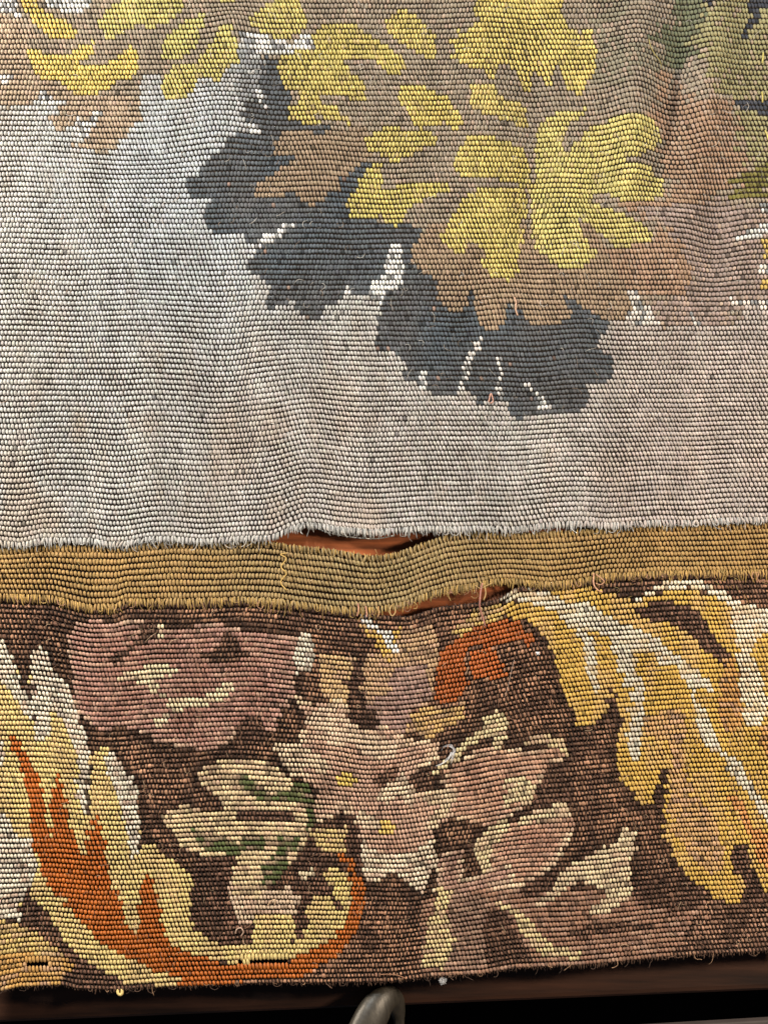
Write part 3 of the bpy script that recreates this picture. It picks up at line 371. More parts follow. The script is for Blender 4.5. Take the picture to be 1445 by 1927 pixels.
R(PAN, 'white_band', 'white highlight sweeping down the golden leaf in three prongs', (202, 191, 168), 'bead', [(930, 1128), (955, 1112), (997, 1108), (1042, 1119), (1063, 1133), (1108, 1136), (1132, 1154), (1160, 1168), (1201, 1185), (1239, 1209), (1274, 1230), (1308, 1261), (1326, 1275), (1345, 1290), (1325, 1300), (1310, 1290), (1302, 1310), (1326, 1335), (1340, 1372), (1357, 1410), (1388, 1430), (1405, 1461), (1422, 1489), (1448, 1522), (1540, 1600), (1540, 1640), (1445, 1556), (1429, 1531), (1405, 1493), (1374, 1458), (1357, 1423), (1326, 1406), (1311, 1372), (1305, 1340), (1298, 1306), (1291, 1282), (1260, 1250), (1239, 1254), (1222, 1224), (1201, 1226), (1188, 1230), (1200, 1270), (1208, 1306), (1204, 1340), (1200, 1380), (1200, 1430), (1186, 1430), (1176, 1400), (1176, 1360), (1180, 1338), (1185, 1305), (1166, 1271), (1152, 1223), (1121, 1182), (1104, 1185), (1115, 1216), (1124, 1271), (1126, 1308), (1115, 1304), (1098, 1250), (1092, 1209), (1050, 1155), (1014, 1138), (973, 1130), (945, 1132)])
B3(PAN, 'gold_acanthus', 'second golden acanthus leaf reaching the right edge', GOLD, 'bead', [(690, 495), (800, 470), (890, 435), (1000, 430), (1110, 455), (1210, 500), (1275, 560), (1330, 640), (1445, 660), (1700, 670), (1700, 1250), (1240, 1250), (1235, 800), (1190, 740), (1110, 660), (1095, 600), (1060, 545), (970, 510), (880, 495), (800, 508), (720, 535)])
B3(PAN, 'dark_wedge', 'dark wedge between the two golden leaves', (118, 84, 64), 'worn', [(715, 530), (800, 508), (880, 498), (970, 518), (1060, 558), (1095, 600), (1110, 660), (1190, 740), (1235, 790), (1225, 870), (1180, 840), (1130, 790), (1060, 740), (1020, 680), (930, 620), (780, 592)])
B3(PAN, 'white_band', 'white edge of the second golden leaf', (214, 202, 180), 'bead', [(690, 482), (780, 440), (880, 382), (960, 366), (1050, 370), (1110, 400), (1220, 450), (1275, 500), (1445, 540), (1700, 550), (1700, 690), (1445, 660), (1340, 650), (1275, 580), (1210, 505), (1110, 450), (1000, 418), (890, 424), (800, 462), (730, 496)])
B3(PAN, 'white_column', 'upright white stripe in the second golden leaf', (216, 200, 170), 'bead', [(1215, 540), (1275, 560), (1345, 640), (1400, 660), (1360, 720), (1350, 800), (1400, 900), (1412, 1000), (1445, 1030), (1430, 1090), (1390, 1172), (1310, 1172), (1290, 1000), (1270, 860), (1262, 740), (1240, 640)])
D3(PAN, 'white_column', 'short white patch under the white stripe', (216, 202, 176), 'bead', [(1300, -20), (1425, -20), (1395, 100), (1312, 104)])
D3(PAN, 'orange_streak', 'orange streak in the golden leaf', (200, 134, 58), 'silk', [(1210, 480), (1260, 468), (1315, 540), (1345, 640), (1445, 680), (1700, 720), (1700, 900), (1445, 905), (1400, 850), (1330, 700), (1290, 600)])
B3(PAN, 'orange_streak', 'orange brown streak along the white stripe', (192, 140, 68), 'bead', [(1200, 800), (1240, 790), (1262, 870), (1285, 1000), (1300, 1170), (1200, 1214), (1160, 1100), (1180, 960)])
D3(PAN, 'orange_streak', 'orange patch at the right edge', (200, 146, 66), 'bead', [(1395, 110), (1445, 60), (1700, 40), (1700, 260), (1445, 260), (1390, 200)])
D3(PAN, 'dark_wedge', 'dark wedge inside the golden leaf near its foot', (118, 84, 64), 'worn', [(1228, 800), (1262, 738), (1312, 755), (1335, 850), (1345, 900), (1390, 970), (1445, 1000), (1445, 1040), (1300, 1050), (1310, 930), (1245, 865)])
# ------------------------------------------------------------------ the tapestry: every visible turn of weft is a small bead of yarn
TAP = bpy.data.objects.new('tapestry', None); COL.objects.link(TAP); TAP.location = W(722, 1850); TAP.empty_display_size = .02
TAP['label'] = 'worn woven tapestry, yellow leaves on pale grey above an ochre band and brown flower border'
TAP['category'] = 'tapestry'
def on_tapestry(o):
    o.parent = TAP; o.matrix_parent_inverse.translation = -TAP.location; return o
STYLE = {  # half width / pitch, half length / row pitch, height, chance of a worn bead, brightness spread
    'bead': (.47, .480, 4.3, .008, .06), 'silk': (.45, .495, 4.6, .004, .07), 'rib': (.53, .455, 3.6, .03, .10), 'worn': (.37, .35, 3.7, 0, .26)}
PHI = np.radians([-90, -45, 0, 45, 90]); RING = [-.62, 0, .62]
TU = np.concatenate([np.sin(PHI) * e for e in (.82, 1, .82)] + [[0, 0]])
TW = np.concatenate([np.cos(PHI) * e for e in (.80, 1, .80)] + [[0, 0]])
TV = np.concatenate([np.full(5, q) for q in RING] + [[-1, 1]])
TQ = np.array([[i * 5 + j, i * 5 + j + 1, (i + 1) * 5 + j + 1, (i + 1) * 5 + j] for i in range(2) for j in range(4)])[:, ::-1]
TT = np.array([[15, j + 1, j] for j in range(4)] + [[16, 10 + j, 11 + j] for j in range(4)])[:, ::-1]
def beads(b):                                    # b: dict of arrays -> V, Q, T, C
    n = len(b['x']); u = b['hw'][:, None] * TU; v = b['hl'][:, None] * TV
    w = b['z0'][:, None] + b['hh'][:, None] * TW
    dx = u + b['tilt'][:, None] * v; dy = b['slope'][:, None] * u + v
    X = b['x'][:, None] + dx; Y = b['y'][:, None] + dy
    d = b['z'][:, None] + b['zx'][:, None] * dx + b['zy'][:, None] * dy + w
    V = np.stack([(X - 722.5) * U, -d * U, (963.5 - Y) * U], 2).reshape(-1, 3)
    off = (np.arange(n) * 17)[:, None, None]
    return V, (TQ[None] + off).reshape(-1, 4), (TT[None] + off).reshape(-1, 3), np.repeat(b['c'], 17, 0)
SLITS = [(450, 544, 1806.5, 4.8), (52, 102, 1807, 4.8)]
def in_slit(x, y):
    m = np.zeros(np.shape(x), bool)
    for a, c, yy, h in SLITS: m |= (x > a) & (x < c) & (np.abs(y - yy) < h)
    return m
def build_panel(code, n_rows, row, name, label, base_col, warp_shade_col, px):
    xs, ys, sl, pt, rr = [], [], [], [], []
    for r in range(n_rows):
        i = np.arange(-1, int(1640 / px))
        x = -95 + (i + .5 * (r % 2)) * px + 2.6 * (vnoise(i * px, np.full(i.shape, r * 9.7), 150, 51) - .5) * px + RNG.normal(0, .22, i.shape)
        x = x[(x > -92) & (x < 1536)]
        y = row(r, x); e = row(r, x + 3.0); f = row(r + 1, x) - row(r, x) if r < n_rows - 1 else row(r, x) - row(r - 1, x)
        g = row(r, x) - row(r - 1, x) if r else f
        xs.append(x); ys.append(y + RNG.normal(0, .14, x.shape)); sl.append((e - y) / 3); pt.append((f + g) / 2); rr.append(np.full(x.shape, r))
        # (the warp lies along the row)
    x, y, sl, pt, rr = map(np.concatenate, (xs, ys, sl, pt, rr)); pt = np.clip(pt, 6.5, 13)
    reg = np.full(x.shape, -1); jx = x + RNG.normal(0, 1.2, x.shape) + (4 + 15 * ss(.4, .8, vnoise(x, y, 70, 68))) * (vnoise(x, rr * 53.0, 24, 62) - .5)
    jx2 = x + RNG.normal(0, 6, x.shape) + 46 * (vnoise(x, rr * 53.0, 40, 63) - .5)
    for k, q in enumerate(REG):
        if q['panel'] == code: reg[inside(jx2 if q['name'].endswith(('ground', 'shade')) and code == 'S' and 'taupe' not in q['name'] else jx, y, q['poly'])] = k
    z = relief(x, y) + lift(code, x, y); zx = (relief(x + 2, y) - relief(x - 2, y)) / 4; zy = (relief(x, y + 2) - relief(x, y - 2)) / 4
    keep = ~(in_slit(x, y) & (RNG.random(x.shape) > .14))
    tilt = .13 + .42 * (vnoise(x, y, 130, 61) - .5) + RNG.normal(0, .06, x.shape)
    # cloth of its own colour, streaked along the weft (up and down) and stained in places
    streak = 1 + .11 * (vnoise(x, y, 13, 71) - .5) + .15 * (vnoise(x, y * .22, 34, 72) - .5) + .07 * (vnoise(x, y, 7, 73) - .5)
    parent = None; todo = [-1] + [k for k, q in enumerate(REG) if q['panel'] == code]
    main_style = 'worn' if code == 'L' else 'bead'
    for k in todo:
        m = (reg == k) & keep
        if m.sum() < 2: continue
        st = REG[k]['style'] if k >= 0 else main_style; col = REG[k]['col'] if k >= 0 else base_col
        hw, hl, hh, worn, spread = STYLE[st]; n = int(m.sum())
        c = np.tile(lin(col), (n, 1))
        X, Y = x[m], y[m]
        if k < 0 and code == 'S':
            t = np.clip(.60 * ss(.55, .9, vnoise(X, Y * .7, 60, 81)) * ss(560, 900, Y) + .30 * ss(.55, .9, vnoise(X, Y * .4, 26, 82)), 0, .6)[:, None]
            c = c * (1 - t) + lin((168, 148, 128)) * t
            t = (.6 * np.exp(-((X - 350) / 210) ** 2 - ((Y - 380) / 330) ** 2) + .2 * (vnoise(X, Y * .4, 60, 83) - .5)).clip(0, 1)[:, None]; c = c * (1 - t) + lin((172, 181, 189)) * t
        if k < 0 and code == 'B':
            t = (.8 * np.exp(-((X - 680) / 330) ** 2) + .25 * (vnoise(X, Y * 3, 60, 84) - .5))[:, None].clip(0, 1); c = c * (1 - t) + lin((150, 130, 88)) * t
        if st == 'worn':
            t = ss(.35, .75, vnoise(X, Y, 26, 85))[:, None] * .75; c = c * (1 - t) + lin((92, 64, 50)) * t
        if st == 'rib' and code == 'L':
            t = ss(.62, .85, vnoise(X, Y, 20, 86))[:, None] * .35; c = c * (1 - t) + lin((92, 64, 54)) * t
        if k >= 0 and REG[k]['name'] == 'yellow_leaf': c = np.tile(lin(np.array(REG[k]['col']) + (-6, -2, 20)), (n, 1))
        if k < 0 and code == 'S':      # broad colour changes: rosy grey towards the right, bands along the rows there
            t = (.75 * ss(820, 1300, X + 120 * (vnoise(X, Y, 90, 94) - .5)) + .35 * np.exp(-((X - 640) / 300) ** 2) * ss(560, 800, Y)).clip(0, 1)[:, None]; c = c * (1 - t) + lin((180, 163, 153)) * t
            c = c * (1 + (.30 * (vnoise(X * .10, rr[m] * 10.0, 13, 95) - .5) * ss(600, 1000, X) + .12 * (vnoise(X, Y * .12, 22, 96) - .5)))[:, None]
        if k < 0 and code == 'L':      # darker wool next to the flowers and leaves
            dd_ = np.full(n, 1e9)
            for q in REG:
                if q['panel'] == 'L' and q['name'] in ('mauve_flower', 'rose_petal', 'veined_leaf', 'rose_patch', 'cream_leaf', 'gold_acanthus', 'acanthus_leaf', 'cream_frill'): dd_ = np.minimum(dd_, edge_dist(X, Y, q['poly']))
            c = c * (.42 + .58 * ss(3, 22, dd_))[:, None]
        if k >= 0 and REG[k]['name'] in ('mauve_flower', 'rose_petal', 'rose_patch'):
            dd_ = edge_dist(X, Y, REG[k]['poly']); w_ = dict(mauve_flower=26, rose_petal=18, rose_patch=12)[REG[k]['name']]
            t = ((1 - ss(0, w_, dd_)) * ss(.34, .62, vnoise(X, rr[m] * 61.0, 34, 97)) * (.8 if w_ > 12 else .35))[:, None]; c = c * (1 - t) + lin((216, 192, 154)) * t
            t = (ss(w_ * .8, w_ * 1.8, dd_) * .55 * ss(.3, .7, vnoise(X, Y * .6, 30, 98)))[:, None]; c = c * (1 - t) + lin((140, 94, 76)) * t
        if REG[k]['name'] == 'dark_leaf' and k >= 0:
            w_ = RNG.random(n) < .006; c[w_] = lin((176, 138, 118)); t = (.8 * vnoise(X, Y, 60, 87))[:, None]; c = c * (1 - t) + lin((92, 90, 90)) * t
        if REG[k]['name'] in ('rust_stem', 'yellow_leaf') and k >= 0:
            t = ss(.55, .85, vnoise(X, Y, 18, 88))[:, None] * .5; c = c * (1 - t) + c * np.array([.70, .74, .8]) * t
        if k >= 0 and REG[k]['name'] in ('gold_acanthus', 'acanthus_leaf', 'ochre_foot'):
            t = ss(.45, .8, vnoise(X * 1.0, Y * .35, 17, 90))[:, None] * .4; c = c * (1 - t) + lin((198, 160, 112)) * t
        if k >= 0 and REG[k]['name'].endswith('ground') and code == 'S':
            t = (RNG.random(n) < .30 * vnoise(X, Y * .5, 30, 91))[:, None] * .7; c = c * (1 - t) + lin((172, 148, 128)) * t
        if k >= 0 and code == 'L' and st in ('rib', 'bead') and 'acanthus' not in REG[k]['name'] and 'white_s' not in REG[k]['name']:
            t = (ss(.60, .80, vnoise(X, rr[m] * 61.0, 15, 92)) * (.55 if 'white' not in REG[k]['name'] else 0))[:, None]; c = c * (1 - t) + lin((104, 78, 66)) * t
            t = (ss(.60, .80, vnoise(X, rr[m] * 47.0, 19, 93)) * .5)[:, None]; c = c * (1 - t) + lin((180, 142, 118) if 'white' not in REG[k]['name'] else (190, 150, 84)) * t
        if k >= 0 and REG[k]['name'] == 'yellow_leaf':
            e = RNG.random(n) < .10; c[e] = c[e] * .6 + lin((170, 142, 110)) * .4; t = (.4 * vnoise(X, Y * .5, 20, 64))[:, None]; c = c * (1 - t) + c * np.array([.72, .74, .70]) * t
        if k >= 0 and REG[k]['name'] in ('white_vein', 'white_fleck'):
            e = RNG.random(n) < .22; c[e] = lin((132, 132, 132))
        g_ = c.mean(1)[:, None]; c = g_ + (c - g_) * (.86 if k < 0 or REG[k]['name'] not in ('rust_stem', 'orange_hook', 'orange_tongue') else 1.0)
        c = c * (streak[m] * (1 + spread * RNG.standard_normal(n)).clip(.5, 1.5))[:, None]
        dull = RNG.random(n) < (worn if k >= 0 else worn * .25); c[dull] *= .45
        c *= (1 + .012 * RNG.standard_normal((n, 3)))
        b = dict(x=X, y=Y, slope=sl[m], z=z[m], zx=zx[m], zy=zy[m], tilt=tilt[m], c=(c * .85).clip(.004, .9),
                 hw=hw * px * (1 + .26 * (vnoise(X, rr[m] * 41.0, 26, 66) - .5)) * (1 + .065 * RNG.standard_normal(n)).clip(.7, 1.3), hl=hl * pt[m] * (1 + .22 * (vnoise(X, Y, 38, 67) - .5)) * (1 + .045 * RNG.standard_normal(n)).clip(.8, 1.25),
                 hh=hh * (1 + .30 * (vnoise(X, Y, 24, 65) - .5)) * (1 + .14 * RNG.standard_normal(n)).clip(.6, 1.4), z0=RNG.normal(.4, .3, n))
        if st == 'worn':
            e = RNG.random(n) < .12; b['hw'][e] *= 1.9; b['hl'] *= RNG.uniform(.75, 1.45, n)
        e = np.zeros(n, bool)
        for a_, c_, y_, h_ in SLITS: e |= (X > a_) & (X < c_) & (np.abs(Y - y_) < 15) & (h_ > 0)
        b['hl'][e] *= 1.6
        if st != 'worn' and k < 0:
            e = (rr[m] == n_rows - 1) | ((rr[m] == 0) & (code == 'B')); b['hl'][e] *= 1.55; b['hw'][e] *= .82; b['tilt'][e] += RNG.normal(0, .2, int(e.sum()))
        parts = [beads(b)]
        if st == 'worn':                         # dark weft turns between the bared warp
            b2 = {q: v.copy() for q, v in b.items()}; b2['x'] = b['x'] + .5 * px; b2['y'] = b['y'] + .5 * px * b['slope']
            b2['hw'] = .30 * px * (1 + .15 * RNG.standard_normal(n)).clip(.6, 1.5); b2['hl'] = .60 * pt[m]; b2['hh'] = 2.5 * (1 + .2 * RNG.standard_normal(n)).clip(.5, 1.5)
            dk = np.tile(lin((34, 25, 21)), (n, 1)); t = vnoise(X, Y, 30, 89)[:, None] * .5; dk = dk * (1 - t) + lin((60, 43, 34)) * t
            b2['c'] = dk * .85 * (1 + .2 * RNG.standard_normal(n)).clip(.4, 1.8)[:, None]
            parts.append(beads(b2))
        nv = np.cumsum([0] + [len(p[0]) for p in parts])
        me = mesh_np(REG[k]['name'] if k >= 0 else name, np.concatenate([p[0] for p in parts]), np.concatenate([p[1] + o for p, o in zip(parts, nv)]),
                     np.concatenate([p[2] + o for p, o in zip(parts, nv)]), np.concatenate([p[3] for p in parts]))
        if k < 0:
            parent = link(name, me, None, WOOL, label, 'stuff'); on_tapestry(parent)
        else:
            link(REG[k]['name'], me, parent, SILK if st == 'silk' else WOOL, REG[k]['label'], 'stuff')
    # the warp: one rounded cord under every row, coloured dark as shade between beads
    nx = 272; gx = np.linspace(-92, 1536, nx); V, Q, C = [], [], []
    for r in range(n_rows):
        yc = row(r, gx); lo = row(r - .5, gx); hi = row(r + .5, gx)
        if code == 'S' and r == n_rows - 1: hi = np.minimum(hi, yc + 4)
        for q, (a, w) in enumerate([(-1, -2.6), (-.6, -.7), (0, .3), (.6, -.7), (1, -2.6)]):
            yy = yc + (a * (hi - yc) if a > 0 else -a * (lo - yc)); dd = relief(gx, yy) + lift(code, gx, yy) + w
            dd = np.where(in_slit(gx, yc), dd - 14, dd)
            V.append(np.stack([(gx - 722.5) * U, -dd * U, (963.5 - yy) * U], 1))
            C.append(np.tile(lin(warp_shade_col) * .85, (nx, 1)) * (1 + .25 * RNG.standard_normal((nx, 1))).clip(.4, 1.6))
            if q:
                a0 = (r * 5 + q - 1) * nx + np.arange(nx - 1); a1 = a0 + nx
                Q.append(np.stack([a0, a1, a1 + 1, a0 + 1], 1))
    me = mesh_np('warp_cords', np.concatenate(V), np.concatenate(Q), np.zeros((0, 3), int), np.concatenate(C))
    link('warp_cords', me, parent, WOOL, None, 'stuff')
    return parent
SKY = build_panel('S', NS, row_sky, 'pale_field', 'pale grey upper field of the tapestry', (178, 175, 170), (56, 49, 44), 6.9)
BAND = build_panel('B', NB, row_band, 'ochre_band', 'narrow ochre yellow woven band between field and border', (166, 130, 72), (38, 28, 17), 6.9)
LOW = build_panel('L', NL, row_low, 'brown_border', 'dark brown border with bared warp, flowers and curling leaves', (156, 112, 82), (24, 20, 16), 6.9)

# ------------------------------------------------------------------ fringe along the slits, fuzz, loose ends
def fringe(parent, edge, x0, x1, col, lo, hi, up, lean, dz=3.0, step=6.0, sgn=1, r=.95):
    t = Tubes(); x = x0
    while x < x1:
        x += step * random.uniform(.5, 1.5); y = float(np.interp(x, XS, edge)); z = float(relief(x, y)) + dz + (4 if parent is SKY else 0)
        ln = random.uniform(lo, hi) * (.45 + 1.3 * float(vnoise(np.float64(x), np.float64(y), 28, 99))); le = random.gauss(lean, .35)
        cc = np.array(col, float) * random.uniform(.62, 1.12)
        p = [(x, y - sgn * up, z), (x + le * ln * .3, y, z + 1.0), (x + le * ln * .8, y + sgn * ln * .7, z - .5), (x + le * ln, y + sgn * ln, z - 3)]
        t.add(spline(p, 5), [r, r, r, r * .8, r * .4], cc, 4)
    t.build('fringe', parent, WOOL, None, 'stuff')
fringe(SKY, hem, -80, 1530, (176, 175, 171), 2, 9, 10, .1, step=5)
fringe(BAND, btop, -80, 1530, (176, 144, 86), 0, 4, 8, .0, sgn=-1, step=7)
fringe(BAND, bbot, -80, 1530, (176, 144, 86), 2, 11, 11, .15, step=4.5)
fringe(LOW, topb, -80, 1530, (86, 64, 56), 0, 4, 8, .0, sgn=-1, step=7)
fringe(LOW, foot, -80, 1530, (104, 80, 66), 0, 7, 8, .0, dz=0, step=4)
fringe(LOW, foot, -80, 1530, (60, 46, 42), 0, 9, 6, .2, dz=-2, step=5, r=.7)
def fuzz(parent, n, ya, yb, cols):
    t = Tubes()
    for _ in range(n):
        x = random.uniform(-60, 1505); y = min(random.uniform(ya, yb), float(np.interp(x, XS, foot)) - 24); z = float(relief(x, y)) + 3.2; a = random.uniform(0, 6.28); L_ = random.uniform(7, 26)
        p = [(x, y, z - 1)]; da = random.gauss(0, .9)
        for k in range(1, 4):
            x += L_ / 3 * math.cos(a); y += L_ / 3 * math.sin(a); a += da; p.append((x, y, z + [1.6, 2.4, .6][k - 1] * random.uniform(.4, 1.6)))
        t.add(spline(p, 6), random.uniform(.18, .36), np.array(random.choice(cols), float), 3)
    t.build('fuzz', parent, WOOL, None, 'stuff')
fuzz(SKY, 1100, -60, 985, [(214, 208, 200), (190, 180, 168), (160, 140, 124), (120, 116, 112)])
fuzz(BAND, 170, 1040, 1125, [(200, 176, 120), (170, 136, 80)])
fuzz(LOW, 1100, 1150, 1820, [(200, 170, 140), (176, 134, 110), (96, 76, 66), (140, 110, 90)])
def wisps(parent, edge, n, x0, x1, cols, dz):
    t = Tubes()
    for _ in range(n):
        x = random.uniform(x0, x1); y = float(np.interp(x, XS, edge)) - 3; z = float(relief(x, y)) + dz; a = random.gauss(1.4, .8); L_ = random.uniform(8, 24); p = [(x, y - 3, z)]; da = random.gauss(0, .8)
        for k in range(4):
            x += L_ / 4 * math.cos(a); y += L_ / 4 * math.sin(a); a += da + random.gauss(0, .3); p.append((x, y, z + random.uniform(-1, 4)))
        t.add(spline(p, 8), random.uniform(.35, .75), np.array(random.choice(cols), float) * random.uniform(.7, 1.1), 4)
    t.build('stray_fibres', parent, WOOL, None, 'stuff')
wisps(SKY, hem, 110, -60, 1500, [(196, 194, 190), (150, 146, 142), (170, 160, 150)], 7)
wisps(BAND, bbot, 120, -60, 1500, [(176, 146, 92), (140, 112, 70), (170, 130, 104)], 4)
wisps(LOW, foot, 60, -60, 1500, [(110, 86, 72), (150, 118, 92), (70, 54, 46)], 2)
def thread(parent, label, pts, r, col, n=18):
    t = Tubes(); q = spline(pts, n); q = [(a, b, float(relief(a, b)) + c) for a, b, c in q]; t.add(q, r, col, 5)
    return t.build('loose_thread', parent, WOOL, label)
thread(SKY, 'pale grey thread hanging in the open slit', [(592, 992, 2), (612, 1000, 0), (640, 1007, -3), (675, 1012, -3), (712, 1013, -2), (742, 1007, 1)], 1.3, (176, 170, 160))
thread(SKY, 'second grey thread hanging in the open slit', [(600, 993, 1), (630, 1003, -4), (668, 1008, -5), (704, 1009, -2)], 1.1, (150, 138, 126))
thread(LOW, 'pinkish thread hanging over the orange hook', [(906, 1096, 8), (903, 1110, 7), (901, 1126, 6), (901, 1142, 5), (906, 1158, 5), (912, 1178, 4)], 1.5, (164, 116, 104))
thread(BAND, 'pale yarn end at the right end of the lower slit', [(898, 1080, 5), (902, 1094, 6), (910, 1104, 6), (912, 1116, 5), (908, 1128, 4)], 1.1, (172, 142, 96))
thread(BAND, 'pale yarn end crossing the lower slit', [(925, 1096, 5), (912, 1102, 6), (902, 1106, 6), (892, 1100, 5)], 1.0, (172, 142, 96))
thread(BAND, 'looped tan thread below the band at the right', [(1114, 1078, 5), (1113, 1092, 7), (1115, 1102, 7), (1122, 1110, 6), (1130, 1113, 4)], 1.3, (196, 150, 120))
thread(BAND, 'tan thread curl below the band at the right', [(1118, 1080, 5), (1128, 1088, 8), (1132, 1094, 8), (1126, 1099, 7), (1118, 1097, 5)], 1.1, (184, 140, 112))
thread(BAND, 'frayed ochre yarn loop at the left end of the lower slit', [(736, 1138, 4), (733, 1150, 6), (738, 1158, 6), (744, 1150, 5), (742, 1138, 3)], 1.2, (176, 146, 100))
thread(BAND, 'short pink stitch under the band', [(674, 1134, 5), (675, 1146, 6), (672, 1158, 5)], 1.3, (190, 140, 118))
thread(BAND, 'second short pink stitch under the band', [(688, 1140, 5), (690, 1150, 6), (690, 1160, 5)], 1.3, (196, 146, 124))
thread(BAND, 'tan stitch under the band beside the slit', [(712, 1140, 5), (713, 1152, 6), (711, 1160, 5)], 1.3, (176, 138, 96))
thread(BAND, 'mending stitches down the band', [(541, 1040, 6), (530, 1043, 6.5), (541, 1050, 6), (531, 1066, 6.5), (541, 1078, 6), (530, 1094, 6.5), (542, 1110, 6)], 1.2, (190, 158, 96), 24)
thread(SKY, 'olive stitch in the olive ground, upper one', [(1431, 104, 4.5), (1430, 114, 5), (1429, 124, 4.5)], 1.5, (188, 176, 104), 6)
thread(SKY, 'olive stitch in the olive ground beside the thin stem', [(1428, 178, 4.5), (1429, 188, 5), (1429, 198, 4.5)], 1.5, (180, 166, 96), 6)
thread(SKY, 'olive stitch in the olive ground, lower one', [(1434, 250, 4.5), (1438, 260, 5), (1440, 268, 4.5)], 1.5, (200, 184, 112), 6)
thread(SKY, 'yellowish hair on the dark green patch', [(1214, 84, 4), (1217, 98, 6), (1226, 112, 7), (1236, 122, 7), (1240, 132, 5)], .7, (170, 156, 96))
thread(SKY, 'pink thread end between the brown leaf tips', [(966, 562, 3), (969, 572, 6), (968, 584, 6), (972, 596, 3)], 1.5, (196, 160, 136))
thread(SKY, 'pink thread end at the tip of the dark leaf', [(918, 758, 3), (922, 742, 6), (926, 756, 5), (921, 760, 3)], 1.2, (196, 152, 136))
thread(LOW, 'small pale loop in the hollow of the curl', [(445, 1752, 4), (448, 1743, 7), (456, 1740, 8), (460, 1748, 7), (456, 1756, 5)], 1.1, (196, 166, 146))
thread(LOW, 'pale loop beside the stem in the curl', [(505, 1700, 4), (512, 1690, 7), (520, 1688, 7), (518, 1698, 5)], 1.1, (190, 160, 132))
thread(LOW, 'curved hair above the metal hook', [(716, 1828, 4), (735, 1827, 6), (752, 1830, 6), (764, 1836, 4)], .8, (150, 110, 84))
thread(LOW, 'thin pale hair on the dark ground right of the orange hook', [(966, 1240, 4), (960, 1262, 7), (954, 1290, 7), (948, 1310, 4)], .5, (150, 134, 124))
# ------------------------------------------------------------------ lint, knot
def tuft(name, label, cat, cx, cy, rad, n, col, r):
    t = Tubes()
    for _ in range(n):
        a = random.uniform(0, 6.28); b = a + random.gauss(0, .8); L_ = rad * random.uniform(.4, 1.0)
        z = float(relief(cx, cy)) + random.uniform(3, 6)
        p = [(cx + L_ * math.cos(a) * .5 + random.gauss(0, rad * .15), cy + L_ * math.sin(a) * .5, z), (cx + random.gauss(0, rad * .2), cy + random.gauss(0, rad * .2), z + 3), (cx - L_ * math.cos(b) * .7, cy - L_ * math.sin(b) * .7, z)]
        t.add(spline(p, 6), r * random.uniform(.5, 1.2), col, 4)
    o = t.build(name, None, WOOL, label); o['category'] = cat; return o
lint = Tubes()
for _ in range(8):
    a = random.gauss(0, 1.2); z = float(relief(848, 1405)) + 5
    s = [(827 + random.gauss(0, 1.5), 1408 + random.gauss(0, 2), z), (836 + random.gauss(0, 2), 1402 + random.gauss(0, 1.5), z + 3), (846 + random.gauss(0, 1.5), 1399 + random.gauss(0, 1.5), z + 4), (854 + random.gauss(0, 1.5), 1408 + random.gauss(0, 2), z + 3), (850 + random.gauss(0, 2), 1420 + random.gauss(0, 2), z + 2), (846 + random.gauss(0, 3), 1428 + random.gauss(0, 3), z)]
    k = random.randint(0, 2); lint.add(spline(s[k:k + 4], 9), random.uniform(.15, .34), (204, 204, 208), 4)
for _ in range(5):
    z = float(relief(848, 1415)) + 6
    lint.add(spline([(850 + random.gauss(0, 2), 1412, z), (838 + random.gauss(0, 3), 1428, z + 2), (824 + random.gauss(0, 3), 1438, z)], 6), .35, (220, 220, 222), 4)
lo = lint.build('lint', None, WOOL, 'curved tuft of white lint stuck over the dark hole in the flower'); lo['category'] = 'lint'; lo['group'] = 'white lint on the tapestry'
o = tuft('lint', 'tiny white speck of lint on the dark ground right of the orange hook', 'lint', 1010, 1228, 6, 14, (222, 224, 228), .6); o['group'] = 'white lint on the tapestry'
o = tuft('lint', 'wispy white lint at the lower edge of the tapestry, right of the metal hook', 'lint', 832, 1840, 13, 22, (190, 188, 188), .35); o['group'] = 'white lint on the tapestry'
t = Tubes(); z = float(relief(229, 1862))
t.add(spline([(225, 1857, z), (225, 1863, z + 3), (229, 1867, z + 4), (233, 1864, z + 3), (232, 1857, z)], 12), 2.8, (214, 186, 122), 6); t.build('yarn_knot', LOW, WOOL, 'pale yellow knot of yarn at the lower edge')

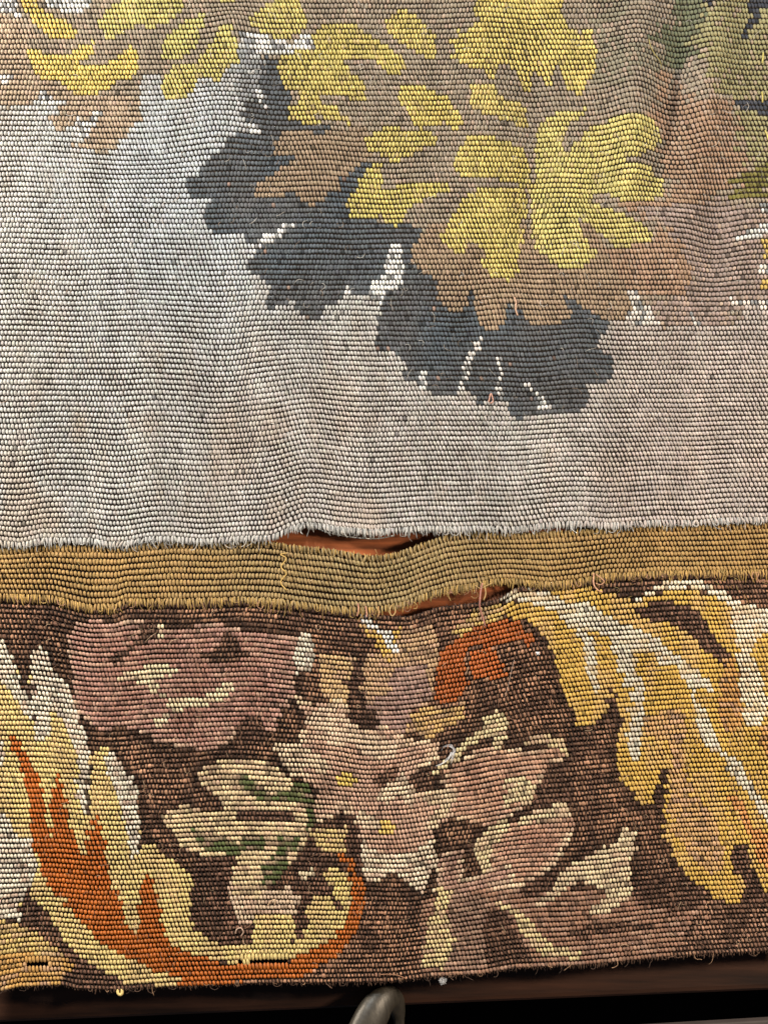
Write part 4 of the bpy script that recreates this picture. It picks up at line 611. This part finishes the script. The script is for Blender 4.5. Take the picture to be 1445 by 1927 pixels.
# ------------------------------------------------------------------ wooden board behind, shaded recess, ledge, hook
def slab(name, mat, x0, x1, yl0, yr0, yl1, yr1, d0, d1, parent=None, label=None, bev=3.0, nx=24):
    bm = bmesh.new(); ring = []
    for x, ya, yb in ((x0, yl0, yl1), (x1, yr0, yr1)):
        ring.append([bm.verts.new(W(x, y, d)) for y, d in ((ya, d1), (ya, d0), (yb, d0), (yb, d1))])
    for k in range(4): bm.faces.new([ring[0][k], ring[0][(k + 1) % 4], ring[1][(k + 1) % 4], ring[1][k]])
    bm.faces.new(ring[0][::-1]); bm.faces.new(ring[1])
    bmesh.ops.recalc_face_normals(bm, faces=bm.faces)
    bmesh.ops.bevel(bm, geom=list(bm.edges), offset=bev * U, segments=3, affect='EDGES', profile=.6)
    me = bpy.data.meshes.new(name); bm.to_mesh(me); bm.free()
    return link(name, me, parent, mat, label)
board = slab('wooden_board', WOOD, -420, 1860, -420, -420, 1795, 1770, -6, -110, None, 'red brown wooden board behind the tapestry, glimpsed through its two open slits'); board['category'] = 'board'
rail = slab('rail', SHADED_WOOD, -420, 1860, 1740, 1720, 1962, 1866, -55, -150, board, 'rail under the tapestry, coloured dark brown for the shadow on it', 14)
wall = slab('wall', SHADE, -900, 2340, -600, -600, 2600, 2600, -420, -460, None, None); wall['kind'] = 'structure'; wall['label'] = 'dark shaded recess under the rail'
ledge = slab('ledge', LEDGE, 560, 1900, 1972, 1894, 2300, 2240, 0, -24, None, 'dull grey brown ledge at the lower right corner, below the tapestry', 6); ledge['category'] = 'ledge'
def metal_hook():
    path = spline([(636, 2075, 34), (664, 1990, 22), (689, 1932, 6), (714, 1896, -14), (737, 1896, -40), (750, 1928, -58), (751, 1980, -66), (751, 2075, -70)], 46)
    rad = np.interp(np.linspace(0, 1, 46), [0, .35, .5, .62, .75, 1], [35, 33, 30, 21, 11, 9])
    t = np.gradient(path, axis=0); t /= np.linalg.norm(t, axis=1)[:, None]
    a = np.cross(t, np.array([.3, 0, 1.0])); a /= np.linalg.norm(a, axis=1)[:, None]; b = np.cross(t, a); k = 28
    ang = np.arange(k) * 2 * math.pi / k
    R_ = path[:, None] + rad[:, None, None] * (np.cos(ang)[None, :, None] * a[:, None] + .62 * np.sin(ang)[None, :, None] * b[:, None])
    V = [W(*p) for p in R_.reshape(-1, 3)]
    F = [[i * k + j, i * k + (j + 1) % k, (i + 1) * k + (j + 1) % k, (i + 1) * k + j] for i in range(45) for j in range(k)] + [list(range(k))[::-1], list(range(45 * k, 46 * k))]
    me = bpy.data.meshes.new('metal_hook'); me.from_pydata(V, [], F); me.update()
    for p in me.polygons: p.use_smooth = True
    o = link('metal_hook', me, None, STEEL, 'thick dull grey metal hook curving up under the lower edge of the tapestry'); o['category'] = 'hook'
metal_hook()
